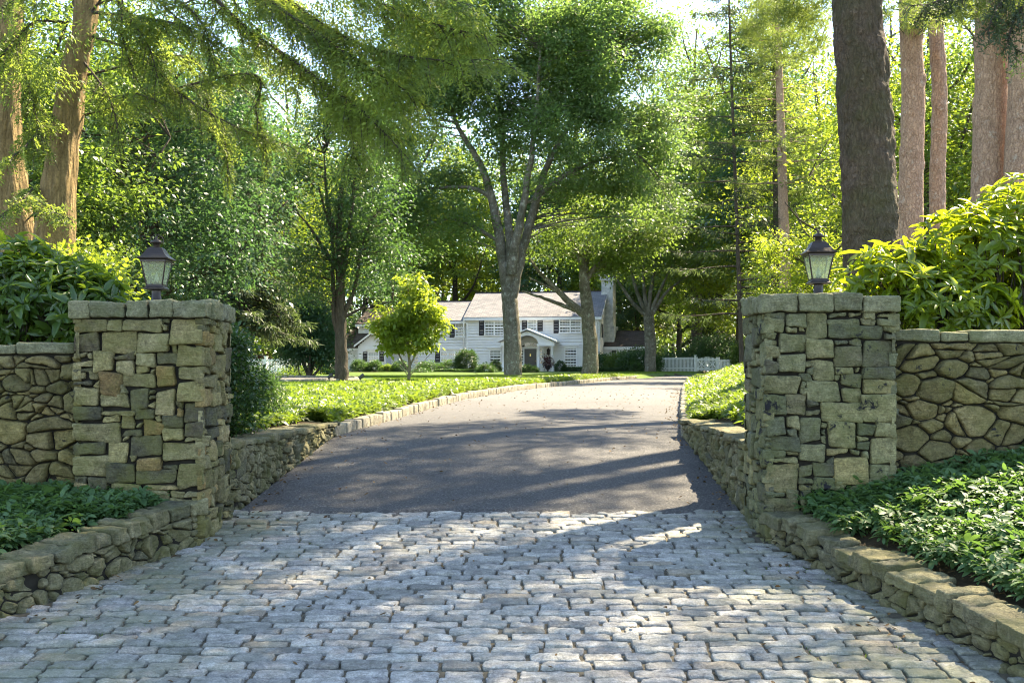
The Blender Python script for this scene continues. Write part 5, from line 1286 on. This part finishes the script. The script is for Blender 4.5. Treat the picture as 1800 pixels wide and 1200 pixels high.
wood_tree('tall bright tree filling the sky right of the tallest maple', 1225, 100, 33, 7.5, 'leaf_mid', low=.2, n=800, per=80, L=.28)
wood_tree('tall green tree behind the two bare pines', 1340, 84, 29, 6.5, 'leaf_mid', low=.15, n=480, per=80, L=.26)
def woodland():
    b = B(); tb = B(); C = []
    for _ in range(150):
        x = rng.uniform(-110, 120); y = rng.uniform(135, 190); h = rng.uniform(20, 32); r = rng.uniform(4, 7)
        C.append(ell_points(30, (x, y, h*.5), (r, r, h*.46), .5)[0]); tb.tube([(x, y, -.8), (x, y, h*.8)], [.4, .1], 6)
    for s in (-1, 1):
        for _ in range(50):
            x = s*rng.uniform(45, 100); y = rng.uniform(30, 140); h = rng.uniform(18, 26); r = rng.uniform(4, 6)
            C.append(ell_points(24, (x, y, h*.5), (r, r, h*.46), .5)[0]); tb.tube([(x, y, -.8), (x, y, h*.8)], [.4, .1], 6)
    for _ in range(90):
        x = rng.uniform(-70, 80); C.append(ell_points(9, (x, rng.uniform(128, 136), 2.2), (3.5, 2.5, 2.4), .5)[0])
    leaves_at(b, np.concatenate(C), 30, 2.6, .75, .7, .6, .2, .6)
    o = b.build('distant_woodland', M['leaf_mid'], origin=(0, 140, 0)); things(o, 'continuous distant woodland closing the view behind the house', 'woodland', None, 'stuff')
    o = tb.build('distant_trunks', M['bark_dark'], origin=(0, 140, 0)); things(o, 'trunks of the distant woodland', 'woodland', None, 'stuff')
woodland()

copy_thing(c_, foot(1120, 112, -.4), 'low broad tree closing the gap right of the low wing', .5, 2.2)
# --- shrubs about the house and lawn
def ball(label, px, py, D, r, mat='boxwood', name='boxwood_ball', rz=None, n=150, L=.07, dz=None, group='clipped shrubs before the house', per=40):
    x = (px-900)*D/F_PX; z = (HOR-py)*D/F_PX; g = float(gz(x, D)); rz = rz or r
    leafy_shrub(name, label, (x, D, g), [((x, D, z), (r, r, rz))], n, per, r*.22, L, M[mat], 'shrub', group, .88, ar=.6)
def hedge(label, px0, px1, py0, D, depth=.7, mat='boxwood', name='hedge', n=7000, L=.07, group='clipped shrubs before the house'):
    x0, x1 = (px0-900)*D/F_PX, (px1-900)*D/F_PX; zt = (HOR-py0)*D/F_PX; g = float(gz((x0+x1)/2, D)); b = B()
    t = thing(name, label, 'hedge', ((x0+x1)/2, D, g), group)
    u = rng.random((n, 3)); P = np.c_[x0+(x1-x0)*u[:, 0], D-depth/2+depth*u[:, 1], g+(zt-g)*u[:, 2]]
    k = rng.integers(0, 5, n); e = rng.normal(size=n)*.04
    P[k == 0, 2] = zt+e[k == 0]; P[k == 1, 1] = D-depth/2+e[k == 1]; P[k == 2, 1] = D-depth/2+e[k == 2]; P[k == 3, 0] = np.where(u[k == 3, 0] < .5, x0, x1)+e[k == 3]
    P += .05*vnoise(P, 1.2)[:, None]
    stamp(b, DIA, P, rdir(n, .3), rdir(n, .5), L*rng.uniform(.6, 1.3, n), L*.6); b.build('foliage', M[mat], t)
    s = B()
    for x in np.linspace(x0+.1, x1-.1, max(2, int((x1-x0)/.6))): s.tube([(x, D, g-.05), (x+.05, D, zt-.2)], [.03, .01], 5)
    s.build('stems', M['bark_dark'], t)
ball('round topiary ball on a stem left of the portico', 820, 634, 94, .85, n=240, L=.09)
ball('low clipped boxwood ball just left of the tallest maple trunk', 855, 656, 78, .68, n=200, L=.08, rz=.55)
ball('clipped boxwood ball right of the tallest maple trunk', 931, 656, 78, .62, n=200, L=.08, rz=.5)
ball('small dark boxwood at the left portico column', 871, 648, 93, .45, n=110, L=.08, rz=.65)
ball('small dark boxwood at the right portico column', 985, 648, 93, .42, n=110, L=.08, rz=.6)
ball('rounded green shrub at the end of the left house hedge', 740, 661, 82, 1.0, n=200, L=.09, rz=.45)
ball('light mounded shrub before the long left hedge', 525, 664, 60, 1.05, 'leaf_mid', 'mounded_shrub', .5, 260, .08)
ball('upright shrub under the low gable window', 632, 655, 92, .8, 'leaf_dark', 'upright_shrub', .95, 200, .10)
ball('upright shrub right of the low gable window', 660, 656, 92, .75, 'leaf_dark', 'upright_shrub', .95, 200, .10)
ball('loose dark shrub beside the low gable corner', 682, 658, 91, .6, 'leaf_mid', 'upright_shrub', .75, 150, .10)
ball('loose shrub behind the dogwood stem', 704, 654, 91, .7, 'leaf_dark', 'upright_shrub', .9, 150, .10)
ball('dark shrub below the triple window', 752, 650, 94, .9, 'leaf_dark', 'upright_shrub', .6, 160, .10)
ball('shrub left of the topiary ball under the triple window', 790, 648, 94, 1.0, 'leaf_dark', 'upright_shrub', .55, 160, .10)
ball('large rhododendron mound at the corner of the right wing', 1125, 638, 90, 1.6, 'leaf_dark', 'rhododendron', 1.0, 300, .13)
ball('shrub before the window of the right wing', 1090, 640, 92, 1.2, 'leaf_mid', 'rhododendron', .8, 220, .12)
ball('dark shrub behind the leaning maple trunk', 1055, 642, 93, 1.0, 'leaf_dark', 'rhododendron', .75, 200, .12)
ball('small box shrub right of the leaning maple', 1117, 650, 86, .42, n=110, L=.08, rz=.5)
ball('spreading green rhododendron behind the picket gate', 1265, 622, 96, 2.6, 'leaf_cool', 'rhododendron', 1.3, 420, .15)
ball('tall shrub behind the fence beside the right pillar', 1312, 632, 84, 1.0, 'leaf_mid', 'rhododendron', 1.3, 260, .13)
ball('pale shrub behind the fence left of the gate', 1190, 640, 97, 1.6, 'leaf_cool', 'rhododendron', .9, 260, .14)
hedge('long low boxwood hedge left of the portico', 764, 846, 650, 90)
hedge('boxwood hedge under the right ground floor window', 988, 1034, 646, 93)
hedge('boxwood hedge right of the leaning maple trunk', 1046, 1105, 647, 90)
hedge('clipped hedge left of the slim maple', 556, 598, 650, 66, .9, n=6000, L=.08)
leafy_shrub('ornamental_tree', 'bushy green small tree with low branches left of the slim maple', foot(545, 56), [(at(545, 580, 56), (1.25, 1.1, 1.3)), (at(520, 610, 56), (.9, .9, .8)), (at(575, 612, 56), (.7, .8, .8)), (at(545, 545, 56), (.8, .8, .7))], 420, 60, .42, .12, M['leaf_cool'], 'tree', None, .55, ns=12)
leafy_shrub('ornamental_tree', 'small yellow green tree glowing behind the bushy one', foot(520, 75), [(at(530, 530, 75), (1.7, 1.4, 1.0)), (at(500, 560, 75), (1.0, 1.0, .9))], 220, 40, .5, .14, M['leaf_bright'], 'tree', None, .5, ns=9)
leafy_shrub('ornamental_tree', 'small red leaved shrub behind the white fence on the left', foot(462, 70), [(at(462, 634, 70), (.5, .5, .4))], 60, 30, .2, .1, M['red_leaf'], 'shrub', None, .4)
b = B(); P = URN[0]; C = ell_points(40, P+[0, 0, 1.0], (.45, .4, .42), .4)[0]; leaves_at(b, C, 24, .2, .12, .8); b.build('plant', M['red_leaf'], URN[1])
def spot(label, px, py, D):
    p = at(px, py, D); p[2] = float(gz(p[0], D))
    t = thing('path_light', label, 'garden light', p, 'small garden lights on the lawn'); b = B(); b.tube([p, p+[0, 0, .16]], .012, 8); b.build('stake', M['urn'], t)
    b = B(); b.tube([p+[-.05, 0, .15], p+[.09, .02, .25]], [.045, .06], 12); b.build('lamp_head', M['urn'], t)
spot('black garden spotlight just left of the slim maple base', 579, 690, 33); spot('black garden spotlight between the slim maple and the dogwood', 634, 688, 31)

# ------------------------------------------------------------------ light, sky, camera
AZ, EL = R(46), R(51)
w = bpy.data.worlds.new('World'); scene.world = w; w.use_nodes = True
nt = w.node_tree; nt.nodes.clear()
sky = nt.nodes.new('ShaderNodeTexSky'); sky.sky_type = 'NISHITA'; sky.sun_disc = False; sky.sun_elevation = EL; sky.sun_rotation = AZ; sky.air_density = .65; sky.dust_density = .15; sky.ozone_density = 1.6
bg = nt.nodes.new('ShaderNodeBackground'); bg.inputs['Strength'].default_value = .15
wo = nt.nodes.new('ShaderNodeOutputWorld'); nt.links.new(sky.outputs[0], bg.inputs[0]); nt.links.new(bg.outputs[0], wo.inputs[0])
sd = bpy.data.lights.new('sun', 'SUN'); sd.energy = 4.1; sd.angle = R(.53); sd.color = (1, .93, .80)
so = bpy.data.objects.new('sun', sd); COL.objects.link(so)
dvec = Vector((math.sin(AZ)*math.cos(EL), math.cos(AZ)*math.cos(EL), math.sin(EL)))
so.rotation_euler = dvec.to_track_quat('Z', 'Y').to_euler(); so.location = (0, 0, 30)
cam = bpy.data.cameras.new('camera'); co = bpy.data.objects.new('camera', cam); COL.objects.link(co)
cam.sensor_width = 36; cam.lens = F_PX/1800*36; cam.shift_y = (HOR-600)/1800; cam.clip_end = 2000; cam.clip_start = .1
co.location = (0, 0, 0); co.rotation_euler = (R(90), 0, 0); scene.camera = co
scene.view_settings.view_transform = 'Standard'; scene.view_settings.look = 'None'; scene.view_settings.gamma = 1
scene.view_settings.use_white_balance = True; scene.view_settings.white_balance_temperature = 7900; scene.view_settings.white_balance_tint = 10
scene.view_settings.exposure = 2.72
scene.cycles.max_bounces = 8; scene.cycles.diffuse_bounces = 4; scene.cycles.transmission_bounces = 6; scene.cycles.transparent_max_bounces = 8
scene.cycles.use_denoising = True; scene.cycles.denoising_prefilter = 'ACCURATE'; scene.cycles.filter_width = 1.1
